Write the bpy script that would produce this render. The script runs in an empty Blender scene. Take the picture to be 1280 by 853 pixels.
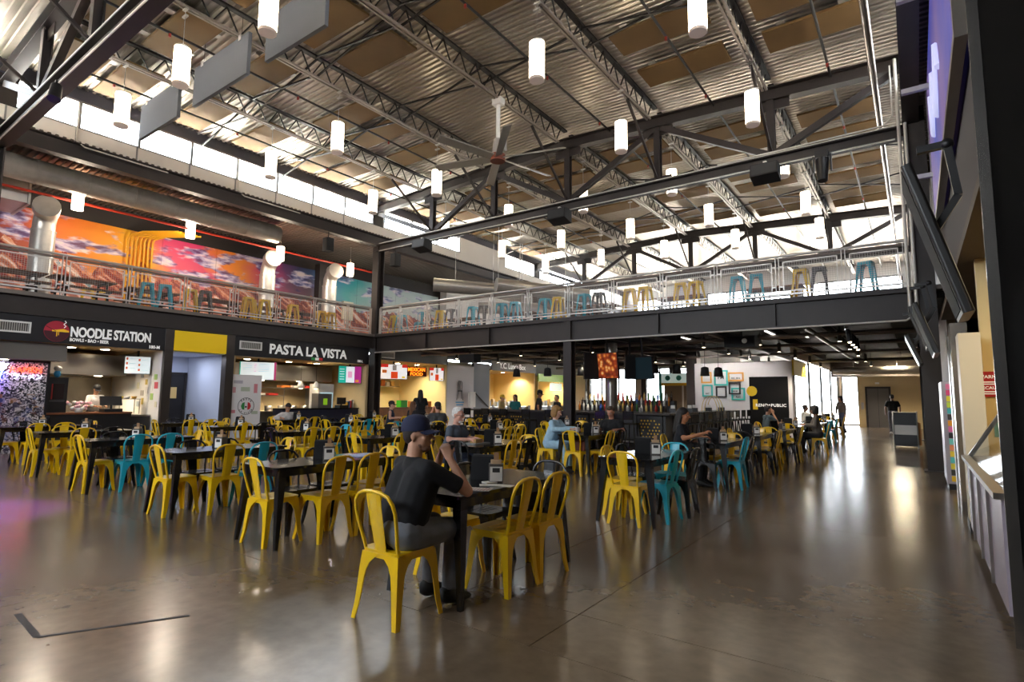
import bpy, bmesh, math, random
from mathutils import Vector, Matrix
random.seed(7)
PI = math.pi
S = bpy.context.scene
COL = S.collection
# ---------------------------------------------------------------- camera
# fitted to the photograph: focal length 699 px on a 1280 px wide frame, eye height 1.45 m
def cam_basis(yaw=0.6253, pit=0.10231, rol=0.00922):
    f = Vector((-math.sin(yaw)*math.cos(pit), math.cos(yaw)*math.cos(pit), math.sin(pit)))
    x0 = Vector((math.cos(yaw), math.sin(yaw), 0)); u0 = x0.cross(f)
    x = x0*math.cos(rol) + u0*math.sin(rol)
    return x, x.cross(f), f
cx_, cu_, cf_ = cam_basis()
cam = bpy.data.objects.new('camera', bpy.data.cameras.new('camera'))
cam.matrix_world = Matrix(((cx_.x, cu_.x, -cf_.x, 0), (cx_.y, cu_.y, -cf_.y, 0), (cx_.z, cu_.z, -cf_.z, 1.45), (0, 0, 0, 1)))
cam.data.sensor_width = 36; cam.data.lens = 699.08/1280*36; cam.data.clip_end = 400; cam.data.clip_start = .02
COL.objects.link(cam); S.camera = cam
# ---------------------------------------------------------------- sky, exposure
S.view_settings.view_transform = 'Standard'; S.view_settings.look = 'None'
S.view_settings.gamma = 1; S.view_settings.use_curve_mapping = False
S.view_settings.exposure = EXPOSURE = 0.1
S.cycles.use_denoising = True
S.cycles.max_bounces = 10; S.cycles.diffuse_bounces = 5; S.cycles.glossy_bounces = 4; S.cycles.transmission_bounces = 6
S.cycles.transparent_max_bounces = 12; S.cycles.caustics_reflective = False; S.cycles.caustics_refractive = False
S.cycles.sample_clamp_indirect = 60.0
W = bpy.data.worlds.new('sky'); S.world = W; W.use_nodes = True
bg = W.node_tree.nodes['Background']; bg.inputs[0].default_value = (.86, .93, 1, 1); bg.inputs[1].default_value = SKY = 16.0
def portal(x0, x1, y0, y1, z0, z1, face):
    """daylight portal filling a window opening (guides sky sampling only)"""
    l = bpy.data.lights.new('window_daylight', 'AREA'); l.shape = 'RECTANGLE'; l.cycles.is_portal = True
    o = bpy.data.objects.new('window_daylight', l); COL.objects.link(o)
    o.location = ((x0+x1)/2, (y0+y1)/2, (z0+z1)/2)
    if face in '+x-x':
        l.size, l.size_y = z1-z0, y1-y0; o.rotation_euler = (0, -PI/2 if face == '+x' else PI/2, 0)
    else:
        l.size, l.size_y = x1-x0, z1-z0; o.rotation_euler = (-PI/2 if face == '-y' else PI/2, 0, 0)
portal(-17.75, -17.75, -5.3, 15, 8.5, 9.28, '+x')
portal(-17.75, -17.75, 15.3, 39, 8.5, 9.28, '+x')
portal(.12, .12, -5.3, 39, 8.5, 9.28, '-x')
portal(-17, -.3, 39.5, 39.5, 4.6, 8.9, '-y')
portal(-3.75, -2.85, 40, 40, 0, 3.0, '-y')
portal(-16.8, -9.7, 31.2, 31.2, .6, 3.3, '-y')
portal(-3.9, -3.9, 24.4, 39.8, .1, 3.2, '+x')
portal(-16, -2, -6, -6, 4.4, 7.2, '+y')  # added fill opening behind the camera, never in view
sun = bpy.data.objects.new('sun', bpy.data.lights.new('sun', 'SUN')); COL.objects.link(sun)
sun.data.energy = 160; sun.data.angle = .01; sun.data.color = (1, .95, .88); sun.rotation_euler = (.12, -math.radians(20), 0)   # high sun, 70 degrees up from the left
def lamp(kind, name, loc, energy, col=(1, .86, .66), size=.3, rot=(0, 0, 0), sy=None, spot=None):
    l = bpy.data.lights.new(name, kind); l.energy = energy; l.color = col
    if kind == 'AREA':
        l.size = size
        if sy: l.shape = 'RECTANGLE'; l.size_y = sy
    else: l.shadow_soft_size = size
    if spot: l.spot_size = spot; l.spot_blend = .6
    o = bpy.data.objects.new(name, l); COL.objects.link(o); o.location = loc; o.rotation_euler = rot
    return o
# ---------------------------------------------------------------- helpers
def lin(c):
    if isinstance(c, str): c = tuple(int(c[i:i+2], 16)/255 for i in (0, 2, 4))
    return tuple((v/12.92 if v <= .04045 else ((v+.055)/1.055)**2.4) for v in c) + (1,)
MATS = {}
def mat(name, col='808080', rough=.5, metal=0, emit=0, spec=.5, var=.0, scale=8, coat=0, alpha=1, bump=0):
    if name in MATS: return MATS[name]
    m = bpy.data.materials.new(name); m.use_nodes = True; N = m.node_tree.nodes; L = m.node_tree.links; b = N['Principled BSDF']
    c = lin(col); b.inputs['Base Color'].default_value = c; b.inputs['Roughness'].default_value = rough
    b.inputs['Metallic'].default_value = metal; b.inputs['Specular IOR Level'].default_value = spec
    if coat: b.inputs['Coat Weight'].default_value = coat; b.inputs['Coat Roughness'].default_value = .12
    if emit: b.inputs['Emission Color'].default_value = c; b.inputs['Emission Strength'].default_value = emit
    if alpha < 1: b.inputs['Alpha'].default_value = alpha
    if var or bump:
        t = N.new('ShaderNodeTexCoord'); n = N.new('ShaderNodeTexNoise'); n.inputs['Scale'].default_value = scale; n.inputs['Detail'].default_value = 5
        L.new(t.outputs['Object'], n.inputs['Vector'])
        if var:
            r = N.new('ShaderNodeMixRGB'); r.blend_type = 'MULTIPLY'; r.inputs[0].default_value = 1
            rp = N.new('ShaderNodeMapRange'); rp.inputs[1].default_value = .3; rp.inputs[2].default_value = .7; rp.inputs[3].default_value = 1-var; rp.inputs[4].default_value = 1+var*.6
            L.new(n.outputs['Fac'], rp.inputs[0]); r.inputs[1].default_value = c; L.new(rp.outputs[0], r.inputs[2]); L.new(r.outputs[0], b.inputs['Base Color'])
        if bump:
            bp = N.new('ShaderNodeBump'); bp.inputs['Strength'].default_value = bump; bp.inputs['Distance'].default_value = .01
            L.new(n.outputs['Fac'], bp.inputs['Height']); L.new(bp.outputs[0], b.inputs['Normal'])
    MATS[name] = m; return m
class MB:
    """collects shapes, builds ONE mesh object"""
    def __init__(s): s.v = []; s.f = []; s.sm = []
    def add(s, vs, fs, smooth=False):
        o = len(s.v); s.v += [tuple(p) for p in vs]; s.f += [tuple(i+o for i in f) for f in fs]; s.sm += [smooth]*len(fs); return s
    def box(s, x0, x1, y0, y1, z0, z1):
        return s.add([(x0,y0,z0),(x1,y0,z0),(x1,y1,z0),(x0,y1,z0),(x0,y0,z1),(x1,y0,z1),(x1,y1,z1),(x0,y1,z1)],
                     [(3,2,1,0),(4,5,6,7),(0,1,5,4),(1,2,6,5),(2,3,7,6),(3,0,4,7)])
    def rbox(s, x0, x1, y0, y1, z0, z1, r, n=4):
        """upright box with rounded vertical corners"""
        r = min(r, (x1-x0)/2-1e-4, (y1-y0)/2-1e-4); p = []
        for cx, cy, a in ((x1-r,y1-r,0),(x0+r,y1-r,PI/2),(x0+r,y0+r,PI),(x1-r,y0+r,1.5*PI)):
            p += [(cx+r*math.cos(a+PI/2*i/n), cy+r*math.sin(a+PI/2*i/n)) for i in range(n+1)]
        return s.prism(p, z0, z1)
    def prism(s, p, z0, z1):
        n = len(p)
        return s.add([(x,y,z0) for x,y in p]+[(x,y,z1) for x,y in p], [tuple(range(n-1,-1,-1)), tuple(range(n,2*n))]+[(i,(i+1)%n,n+(i+1)%n,n+i) for i in range(n)])
    def bar(s, a, b, w, h=None, up=(0,0,1)):
        """rectangular bar from a to b, w wide, h deep"""
        h = h or w; a = Vector(a); b = Vector(b); d = (b-a).normalized(); u = Vector(up)
        if abs(d.dot(u)) > .99: u = Vector((1,0,0))
        x = d.cross(u).normalized(); u = x.cross(d)
        c = [x*sx*w/2+u*sz*h/2 for sx, sz in ((-1,-1),(1,-1),(1,1),(-1,1))]
        return s.add([a+k for k in c]+[b+k for k in c], [(0,1,2,3),(7,6,5,4),(0,4,5,1),(1,5,6,2),(2,6,7,3),(3,7,4,0)])
    def ibeam(s, a, b, w, h, t=.02, up=(0,0,1)):
        a = Vector(a); b = Vector(b); d = (b-a).normalized(); u = Vector(up)
        if abs(d.dot(u)) > .99: u = Vector((1,0,0))
        x = d.cross(u).normalized(); u = x.cross(d).normalized()
        s.bar(a+u*(h/2-t/2), b+u*(h/2-t/2), w, t, u); s.bar(a-u*(h/2-t/2), b-u*(h/2-t/2), w, t, u)
        return s.bar(a, b, t*.7, h-2*t-.001, u)
    def cyl(s, a, b, r, r2=None, n=12, caps=True):
        r2 = r if r2 is None else r2; a = Vector(a); b = Vector(b); d = (b-a).normalized()
        u = Vector((0,0,1)) if abs(d.z) < .99 else Vector((1,0,0)); x = d.cross(u).normalized(); y = x.cross(d)
        c = [(x*math.cos(2*PI*i/n)+y*math.sin(2*PI*i/n)) for i in range(n)]
        s.add([a+k*r for k in c]+[b+k*r2 for k in c], [(i,n+i,n+(i+1)%n,(i+1)%n) for i in range(n)], True)
        if caps: s.add([a+k*r for k in c]+[b+k*r2 for k in c], [tuple(range(n)), tuple(range(2*n-1,n-1,-1))])
        return s
    def tube(s, pts, r, n=8, close=False):
        pts = [Vector(p) for p in pts]; m = len(pts); rings = []; px = None
        for i, p in enumerate(pts):
            a = pts[i-1] if (i or close) else p; b = pts[(i+1) % m] if (i < m-1 or close) else p
            d = (b-a).normalized()
            if px is None:
                u = Vector((0,0,1)) if abs(d.z) < .9 else Vector((1,0,0)); px = d.cross(u).normalized()
            px = (px-d*px.dot(d)).normalized(); y = px.cross(d)
            rr = r[i] if isinstance(r, (list, tuple)) else r
            rings.append([p+(px*math.cos(2*PI*k/n)+y*math.sin(2*PI*k/n))*rr for k in range(n)])
        fs = []
        for i in range(m if close else m-1):
            j = (i+1) % m
            fs += [(i*n+k, j*n+k, j*n+(k+1)%n, i*n+(k+1)%n) for k in range(n)]
        s.add([q for g in rings for q in g], fs, True)
        if not close: s.add(rings[0]+rings[-1], [tuple(range(n)), tuple(range(2*n-1,n-1,-1))])
        return s
    def lathe(s, prof, c=(0,0,0), n=16):
        """profile [(r,z)...] turned about the vertical through c"""
        vs = []; fs = []; m = len(prof)
        for k in range(n):
            a = 2*PI*k/n; vs += [(c[0]+r*math.cos(a), c[1]+r*math.sin(a), c[2]+z) for r, z in prof]
        for k in range(n):
            j = (k+1) % n; fs += [(k*m+i, j*m+i, j*m+i+1, k*m+i+1) for i in range(m-1)]
        return s.add(vs, fs, True)
    def ell(s, c, rx, ry, rz, n=12, m=8):
        c = Vector(c); vs = [c-Vector((0,0,rz))]; fs = []
        for j in range(1, m):
            t = PI*j/m-PI/2
            vs += [c+Vector((rx*math.cos(t)*math.cos(2*PI*i/n), ry*math.cos(t)*math.sin(2*PI*i/n), rz*math.sin(t))) for i in range(n)]
        vs.append(c+Vector((0,0,rz)))
        fs += [(0, 1+(i+1)%n, 1+i) for i in range(n)]
        for j in range(m-2):
            a = 1+j*n; fs += [(a+i, a+(i+1)%n, a+n+(i+1)%n, a+n+i) for i in range(n)]
        a = 1+(m-2)*n; fs += [(a+i, a+(i+1)%n, len(vs)-1) for i in range(n)]
        return s.add(vs, fs, True)
    def cap(s, p, r, q, r2, end=True, n=12):
        """tapered capsule"""
        p = Vector(p); q = Vector(q)
        s.ell(p, r, r, r, n, 6)
        if (q-p).length > 1e-4: s.cyl(p, q, r, r2, n)
        if end: s.ell(q, r2, r2, r2, n, 6)
        return s
    def mesh(s, name, m=None):
        me = bpy.data.meshes.new(name); me.from_pydata(s.v, [], s.f); me.polygons.foreach_set('use_smooth', s.sm)
        if m: me.materials.append(m)
        me.update(); return me
    def build(s, name, m=None, parent=None, loc=None, rot=None): return put(name, s.mesh(name, m), parent, loc, rot)
def put(name, me, parent=None, loc=None, rot=None):
    o = bpy.data.objects.new(name, me); COL.objects.link(o)
    if parent: o.parent = parent
    if loc: o.location = loc
    if rot: o.rotation_euler = rot
    return o
def tag(o, label, cat, group=None):
    o['label'] = label; o['category'] = cat
    if group: o['group'] = group
    return o
def thing(name, label, cat, loc=(0,0,0), rz=0, group=None):
    o = bpy.data.objects.new(name, None); COL.objects.link(o); o.empty_display_size = .2; o.location = loc; o.rotation_euler = (0,0,rz)
    return tag(o, label, cat, group)
def struct(o): o['kind'] = 'structure'; return o
def dup(root, loc, rz, label, group=None, mats=None, name=None):
    r = root.copy(); COL.objects.link(r); r.location = loc; r.rotation_euler = (0,0,rz); r['label'] = label
    if group: r['group'] = group
    for ch in KIDS(root):
        c = ch.copy(); COL.objects.link(c); c.parent = r
        for g in KIDS(ch):
            d = g.copy(); COL.objects.link(d); d.parent = c
    return r
_k = {}
def KIDS(o):
    if o.name not in _k: _k[o.name] = [c for c in o.children]
    return _k[o.name]
ORD = 'first second third fourth fifth sixth seventh eighth ninth tenth eleventh twelfth'.split()
def nth(i): return ORD[i] if i < 12 else '%d%s' % (i+1, {1:'st',2:'nd',3:'rd'}.get((i+1)%10 if (i+1)//10 != 1 else 0, 'th'))
XF = (PI/2, 0, PI/2)   # text or flat panel facing +x
YF = (PI/2, 0, 0)      # facing -y
def text(name, body, size, loc, rot, m, parent=None, ext=.01, bold=0, align='LEFT', sx=1, space=1):
    cu = bpy.data.curves.new(name, 'FONT'); cu.body = body; cu.size = size; cu.extrude = ext; cu.offset = bold; cu.align_x = align; cu.space_character = space; cu.resolution_u = 3
    t = bpy.data.objects.new('tmp', cu); COL.objects.link(t)
    me = bpy.data.meshes.new_from_object(t); me.name = name; me.materials.clear(); me.materials.append(m)
    bpy.data.objects.remove(t); bpy.data.curves.remove(cu)
    o = put(name, me, parent, loc, rot); o.scale = (sx, 1, 1); return o
# common materials
STEEL = mat('dark_painted_steel', '2b2320', .5, 0, var=.15, scale=3)
BLACK = mat('black_paint', '161517', .4); BLACKG = mat('black_gloss', '0d0d0f', .18)
GALV = mat('galvanised', 'b4b2ae', .33, .9, var=.12, scale=2); STAIN = mat('stainless', 'a9a49d', .28, .95, var=.08, scale=2)
WHITE = mat('white_paint', 'e6e3de', .6); CONDUIT = mat('conduit_grey', 'c9c5bd', .4, .3)
LIGHTGREY = mat('light_grey_steel', 'bdb9b4', .4, .4)
YELLOW = mat('yellow_enamel', 'f0c20a', .3, 0, coat=.3); TEAL = mat('teal_enamel', '12a5bb', .3, coat=.3); GREY = mat('gunmetal_enamel', '4e4b4d', .35, .3)
BLACKC = mat('black_enamel', '121213', .25, coat=.3)
WOOD = mat('brown_wood', '7a4a2c', .5, var=.3, scale=4); TANWALL = mat('tan_plaster', 'c9b184', .8, var=.06, scale=1.5)
GLASSM = None
def glass(name='window_glass', tint=(1,1,1,1), gl=.08):
    if name in MATS: return MATS[name]
    m = bpy.data.materials.new(name); m.use_nodes = True; N = m.node_tree.nodes; L = m.node_tree.links
    for n in list(N): N.remove(n)
    o = N.new('ShaderNodeOutputMaterial'); mx = N.new('ShaderNodeMixShader'); t = N.new('ShaderNodeBsdfTransparent'); g = N.new('ShaderNodeBsdfGlossy')
    t.inputs[0].default_value = tint; g.inputs['Roughness'].default_value = .03; mx.inputs[0].default_value = gl
    L.new(t.outputs[0], mx.inputs[1]); L.new(g.outputs[0], mx.inputs[2]); L.new(mx.outputs[0], o.inputs[0]); MATS[name] = m; return m
# ================================================================ STRUCTURE
XL, XR, YB = -17.75, .1, 15.0       # mezzanine edge left, right column line, back mezzanine edge
ZM = 3.97                           # upper floor level
def concrete():
    m = bpy.data.materials.new('polished_concrete'); m.use_nodes = True; N = m.node_tree.nodes; L = m.node_tree.links; b = N['Principled BSDF']
    g = N.new('ShaderNodeNewGeometry'); n1 = N.new('ShaderNodeTexNoise'); n1.inputs['Scale'].default_value = .35; n1.inputs['Detail'].default_value = 6; n1.inputs['Roughness'].default_value = .6
    n2 = N.new('ShaderNodeTexNoise'); n2.inputs['Scale'].default_value = 9; n2.inputs['Detail'].default_value = 8
    L.new(g.outputs['Position'], n1.inputs['Vector']); L.new(g.outputs['Position'], n2.inputs['Vector'])
    r = N.new('ShaderNodeValToRGB'); r.color_ramp.elements[0].position = .3; r.color_ramp.elements[0].color = lin('58493b'); r.color_ramp.elements[1].position = .72; r.color_ramp.elements[1].color = lin('7d6c58')
    L.new(n1.outputs['Fac'], r.inputs[0]); mx = N.new('ShaderNodeMixRGB'); mx.blend_type = 'OVERLAY'; mx.inputs[0].default_value = .35
    L.new(r.outputs[0], mx.inputs[1]); L.new(n2.outputs['Fac'], mx.inputs[2]); L.new(mx.outputs[0], b.inputs['Base Color'])
    rr = N.new('ShaderNodeMapRange'); rr.inputs[1].default_value = .3; rr.inputs[2].default_value = .7; rr.inputs[3].default_value = .17; rr.inputs[4].default_value = .24
    L.new(n1.outputs['Fac'], rr.inputs[0]); L.new(rr.outputs[0], b.inputs['Roughness']); b.inputs['Specular IOR Level'].default_value = .9
    bp = N.new('ShaderNodeBump'); bp.inputs['Strength'].default_value = .06; bp.inputs['Distance'].default_value = .01; L.new(n2.outputs['Fac'], bp.inputs['Height']); L.new(bp.outputs[0], b.inputs['Normal'])
    return m
CONC = concrete()
struct(MB().box(-60, 60, -60, 120, -.6, -.35).build('floor_outside_ground', mat('pale_paving', 'b5b0a8', .9)))
fl = struct(MB().box(-24, 8, -6.2, 41, -.3, -.012).build('floor', mat('joint_filler', '3a332c', .8)))
# poured slabs between the saw-cut joints, laid out on the joints seen in the photograph
ys = [-6.2, 2.87, 7.4, 12.0, 16.6, 21.2, 25.8, 30.4, 35, 41]; xs = [-24, -19, -14.4, -9.8, -5.15, -1.93, 8]
def slab(x0, x1, y0, y1): MB().box(x0+.004, x1-.004, y0+.004, y1-.004, -.1, 0).build('slab', CONC, fl)
for i in range(len(ys)-1):
    for j in range(len(xs)-1):
        if i == 1 and xs[j] >= -5.2:
            if xs[j] < -5.1:
                slab(-5.15, -2.84, 2.87, 7.4); slab(-2.84, -1.93, 2.87, 3.48); slab(-2.84, -1.93, 3.48, 7.4)
            else: slab(-1.93, 8, 2.87, 3.48); slab(-1.93, 8, 3.48, 7.4)
        elif i == 0 and j in (4,): slab(-5.15, 8, ys[0], 2.87)
        elif i == 0 and j == 5: pass
        else: slab(xs[j], xs[j+1], ys[i], ys[i+1])
# ---- gabled steel deck, real trapezoid ribs running across the hall
def ridge_z(x): return 10.02 - abs(x+8.83)*.047
def deck(name, x0, x1, y0, y1, zf, m, pitch=.16, dep=.045):
    v = []; f = []; n = int((y1-y0)/pitch); xsx = [x0]+([-8.83] if x0 < -8.83 < x1 else [])+[x1]; nx = len(xsx)
    prof = []
    for i in range(n):
        y = y0+i*pitch; prof += [(y, 0), (y+pitch*.4, 0), (y+pitch*.5, dep), (y+pitch*.9, dep)]
    for y, dz in prof: v += [(x, y, zf(x)+dz) for x in xsx]
    for i in range(len(prof)-1):
        for j in range(nx-1): a = i*nx+j; f.append((a, a+1, a+nx+1, a+nx))
    b = MB(); b.add(v, f); return struct(b.build(name, m))
DECK = mat('galvanised_deck', 'bdb5a9', .33, .75, var=.1, scale=.6)
deck('ceiling', XL-.6, XR+.8, -6.2, 40, ridge_z, DECK)
struct(MB().add([(XL-.6,-6.2,ridge_z(XL-.6)+.1),(-8.83,-6.2,10.12),(XR+.8,-6.2,ridge_z(XR+.8)+.1),(XL-.6,40,ridge_z(XL-.6)+.1),(-8.83,40,10.12),(XR+.8,40,ridge_z(XR+.8)+.1)], [(0,1,4,3),(1,2,5,4)]).build('ceiling_roof_membrane', BLACK))
deck('ceiling_low_roof', -22.6, XL+.1, -6.2, 40, lambda x: 8.08+(x-XL)*.02, mat('low_deck', '8d8279', .4, .7, var=.1, scale=.6))
struct(MB().box(-26, XL-.15, -6.2, 40, 8.14, 8.25).build('ceiling_low_roof_membrane', mat('white_roof_membrane', 'e8e6e0', .9)))
deck('ceiling_low_roof_right', XR+.05, 5, -6.2, 40, lambda x: 8.06, mat('low_deck', '8d8279'))
struct(MB().box(XR+.2, 5, -6.2, 40, 8.13, 8.25).build('ceiling_low_roof_right_membrane', mat('grey_roof_membrane', '77736e', .9)))
# ---- clerestory walls with window ribbons
WALLW = mat('white_wall_panel', 'd8d2ca', .7, var=.03, scale=2)
FRAME = mat('window_frame', '8b8a88', .4, .5)
winno = [0]
def ribbon(x, y0, y1, z0, z1, n, inward, parent_wall):
    """a ribbon window: frame, mullions, panes"""
    winno[0] += 1; t = MB(); t.box(x-.05, x+.05, y0, y1, z0, z0+.05); t.box(x-.05, x+.05, y0, y1, z1-.05, z1)
    t.box(x-.05, x+.05, y0, y0+.05, z0+.05, z1-.05); t.box(x-.05, x+.05, y1-.05, y1, z0+.05, z1-.05)
    w = struct(t.build('window_%d' % winno[0], FRAME)); d = (y1-y0)/n
    for i in range(n):
        if i: MB().box(x-.045, x+.045, y0+i*d-.035, y0+i*d+.035, z0+.05, z1-.05).build('mullion', FRAME, w)
        MB().box(x-.006, x+.006, y0+i*d+.04, y0+(i+1)*d-.04, z0+.05, z1-.05).build('pane', glass(), w)
def upper_wall(name, x, y0, y1, zt, inward):
    struct(MB().box(x-.08, x+.08, y0, y1, 8.05, 8.5).build(name+'_sill', WALLW)); struct(MB().box(x-.08, x+.08, y0, y1, 9.28, zt).build(name+'_header', mat('header_beam', '4b4a55', .5)))
upper_wall('wall_left_clerestory', XL-.08, -6.2, 40, 9.66, 1); upper_wall('wall_right_clerestory', XR+.12, -6.2, 40, 9.62, -1)
for a, b, n in ((-5.3, 3.0, 6), (3.35, 14.8, 8), (15.35, 20.2, 3), (23.9, 26.8, 2), (27.3, 38.8, 8)): ribbon(XL-.06, a, b, 8.5, 9.28, n, 1, 0)
struct(MB().box(XL-.16, XL, 20.2, 23.9, 8.5, 9.28).build('wall_left_blank_panel', WALLW))
for y in (-6.2, 3.0, 14.8, 26.8, 38.8): struct(MB().box(XL-.16, XL, y, y+{-6.2:.9, 38.8:1.2}.get(y, .5), 8.5, 9.28).build('wall_left_pier', STEEL))
for a, b, n in ((-5.3, 3.0, 6), (3.35, 14.8, 8), (15.35, 26.8, 8), (27.3, 38.8, 8)): ribbon(XR+.1, a, b, 8.5, 9.28, n, -1, 0)
for y in (-6.2, 3.0, 14.8, 26.8, 38.8): struct(MB().box(XR+.04, XR+.2, y, y+{-6.2:.9, 38.8:1.2}.get(y, .5), 8.5, 9.28).build('wall_right_pier', STEEL))
# panel joints of the white sill wall
sj = bpy.data.objects['wall_left_clerestory_sill']
for i in range(8): MB().box(XL-.005, XL+.012, 3.3+1.43*i-.02, 3.3+1.43*i+.02, 8.06, 8.5).build('panel_joint', FRAME, sj)
# eave beams along both clerestories
def ibeam_thing(name, label, cat, a, b, w, h, m=STEEL, t=.025):
    return tag(MB().ibeam(a, b, w, h, t).build(name, m), label, cat)
ibeam_thing('eave_beam', 'dark steel eave beam under the left clerestory windows', 'beam', (XL, -6, 7.85), (XL, 39.4, 7.85), .3, .44)
ibeam_thing('eave_beam', 'dark steel eave beam high along the right side', 'beam', (XR+.1, -6, 7.85), (XR+.1, 39.4, 7.85), .3, .44)
UNDER_ = mat('dark_ceiling_underside', '15120f', .8)
# ---- outer walls
DARKW = mat('dark_bulkhead', '2c2624', .7)
struct(MB().box(-22.9, -22.6, -6.2, 31.4, 0, 3.6).build('wall_left_outer', WALLW))
struct(MB().box(-22.9, -22.6, -6.2, 40, 7.35, 8.2).build('wall_left_bulkhead', DARKW))
struct(MB().box(4.9, 5.1, -6.2, 41, 0, 8.1).build('wall_right', mat('dim_wall', '4a413b', .8)))
def holed(name, y, zs, x0, x1, z0, z1, m):
    """wall in plane y with the window rectangles zs=[(xa,xb,za,zb)] left open"""
    w = []
    xsx = sorted({x0, x1, *[q for r in zs for q in r[:2]]}); b = MB()
    for i in range(len(xsx)-1):
        xa, xb = xsx[i], xsx[i+1]; cur = z0
        for r in sorted([r for r in zs if r[0] <= xa+1e-6 and r[1] >= xb-1e-6], key=lambda r: r[2]):
            if r[2] > cur: b.box(xa, xb, y-.1, y+.1, cur, r[2])
            cur = r[3]
        if cur < z1: b.box(xa, xb, y-.1, y+.1, cur, z1)
    return struct(b.build(name, m))
def glazing(y, xa, xb, za, zb, nx, nz):
    winno[0] += 1; b = MB()
    for z in (za, zb-.07): b.box(xa, xb, y-.05, y+.05, z, z+.07)
    for x in (xa, xb-.07): b.box(x, x+.07, y-.05, y+.05, za+.07, zb-.07)
    w = struct(b.build('window_%d' % winno[0], mat('dark_frame', '2a2727', .4)))
    for i in range(1, nx): x = xa+(xb-xa)*i/nx; MB().box(x-.04, x+.04, y-.045, y+.045, za+.07, zb-.07).build('mullion', MATS['dark_frame'], w)
    for j in range(1, nz): z = za+(zb-za)*j/nz; MB().box(xa+.07, xb-.07, y-.04, y+.04, z-.03, z+.03).build('transom', MATS['dark_frame'], w)
    for i in range(nx):
        for j in range(nz):
            MB().box(xa+(xb-xa)*i/nx+.05, xa+(xb-xa)*(i+1)/nx-.05, y-.005, y+.005, za+(zb-za)*j/nz+.05, za+(zb-za)*(j+1)/nz-.05).build('pane', glass(), w)
up = [(-17, -12.2, 4.6, 8.9), (-11.6, -6.2, 4.6, 8.9), (-5.6, -.3, 4.6, 8.9)]; dn = [(-3.75, -2.85, .02, 3.0)]; dl = [(-16.8, -13.4, .6, 3.3), (-13.1, -9.7, .6, 3.3)]
holed('wall_far', 40, dn, -4, 5, 0, 3.6, mat('far_wall', 'd3cabd', .8)); holed('wall_far_left', 31.2, dl, -22.9, -7.6, 0, 3.72, WALLW); struct(MB().box(-3.98, -3.82, 24.3, 39.9, 3.2, 3.72).build('wall_corridor_header', WALLW))
ribbon(-3.9, 24.35, 39.8, .1, 3.2, 4, 1, 0); struct(MB().box(-7.67, -7.5, 24.3, 31.1, 0, 3.72).build('wall_kiosk_return', WALLW))
holed('wall_far_upper', 39.5, up, -22.9, 5, 3.72, 10.2, WALLW)
for r in up: glazing(39.5, *r, 4, 3)
for r in dn: glazing(40, *r, 1, 2)
for r in dl: glazing(31.2, *r, 3, 1)
bk_fill = [(-16, -2, 4.4, 7.2)]  # unseen high glazing, added behind the camera as front fill light
holed('wall_behind', -6, bk_fill, -22.9, 5, -.05, 10.2, mat('dim_wall', '4a413b', .8))
for r in bk_fill: glazing(-6, *r, 8, 2)
# ---- upper floor: left strip and back slab, with exposed dark underside
SLABM = mat('upper_slab', '6f665f', .7); UNDER = mat('dark_ceiling_underside', '15120f', .8)
struct(MB().box(-22.6, XL+.12, -6.2, 40, 3.87, ZM).build('floor_upper_left', SLABM)); struct(MB().box(XL+.12, 5, YB-.1, 39.4, 3.87, ZM).build('floor_upper_back', SLABM))
struct(MB().box(-22.6, XL-.1, -6.2, 31.2, 3.72, 3.868).build('ceiling_under_left', UNDER)); struct(MB().box(XL-.1, 5, YB+.2, 40, 3.72, 3.868).build('ceiling_under_back', UNDER))
# fascia beams (left run and back run) with stiffeners
f1 = thing('mezzanine_beam', 'long dark steel fascia beam of upper floor above the food stall signs', 'beam', (XL, 0, 3.4))
MB().box(-.05, .0, -6, 15.2, .02, .46).build('web', STEEL, f1); MB().box(-.12, .1, -6, 15.2, .46, .56).build('flange', STEEL, f1); MB().box(-.1, .08, -6, 15.2, 0, .02).build('flange', STEEL, f1)
f2 = thing('mezzanine_beam', 'long dark steel fascia beam of upper floor above the bar', 'beam', (XL, YB, 3.25))
MB().box(.2, 17.8, .0, .05, .03, .6).build('web', STEEL, f2); MB().box(.2, 17.8, -.12, .12, .6, .71).build('flange', STEEL, f2); MB().box(.2, 17.8, -.12, .1, 0, .03).build('flange', STEEL, f2)
for x in (9.08,): MB().box(x-.12, x+.12, -.1, .0, .03, .6).build('splice_plate', STEEL, f2)
for x in (3, 6, 12, 15): MB().box(x-.012, x+.012, -.1, .0, .03, .6).build('stiffener', STEEL, f2)
tag(MB().tube([(XL+.3, YB-.17, 3.22), (XR-.2, YB-.17, 3.22), (XR-.1, YB-.17, 3.3)], .022, 8).build('conduit', CONDUIT), 'thin grey conduit along bottom edge of beam above the bar', 'conduit')
# ---- columns
def column(x, y, z0, z1, label, w=.3):
    c = thing('steel_column', label, 'column', (x, y, z0)); h = z1-z0
    MB().ibeam((0,0,0.02), (0,0,h), w, w, .03, (0,1,0)).build('shaft', STEEL, c); MB().box(-w*.7, w*.7, -w*.7, w*.7, 0, .02).build('base_plate', STEEL, c); return c
column(XL+.0, YB+.12, 0, 7.6, 'dark steel corner column between the left stalls and back upper floor', .34)
column(-8.65, YB+.02, 0, 3.25, 'dark steel column rising from the bar to the upper floor beam', .28)
column(.28, YB, 0, 8.0, 'tall dark steel column at the right wall by the monitors', .34)
column(XL, 3.2, 0, 7.62, 'dark steel column at left edge of frame under nearest truss', .3)
column(XL, 27, 3.97, 7.62, 'dark steel column far upstairs under left clerestory', .3)
column(.28, 26.9, 0, 7.62, 'dark steel column far down the right wall', .3)
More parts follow.
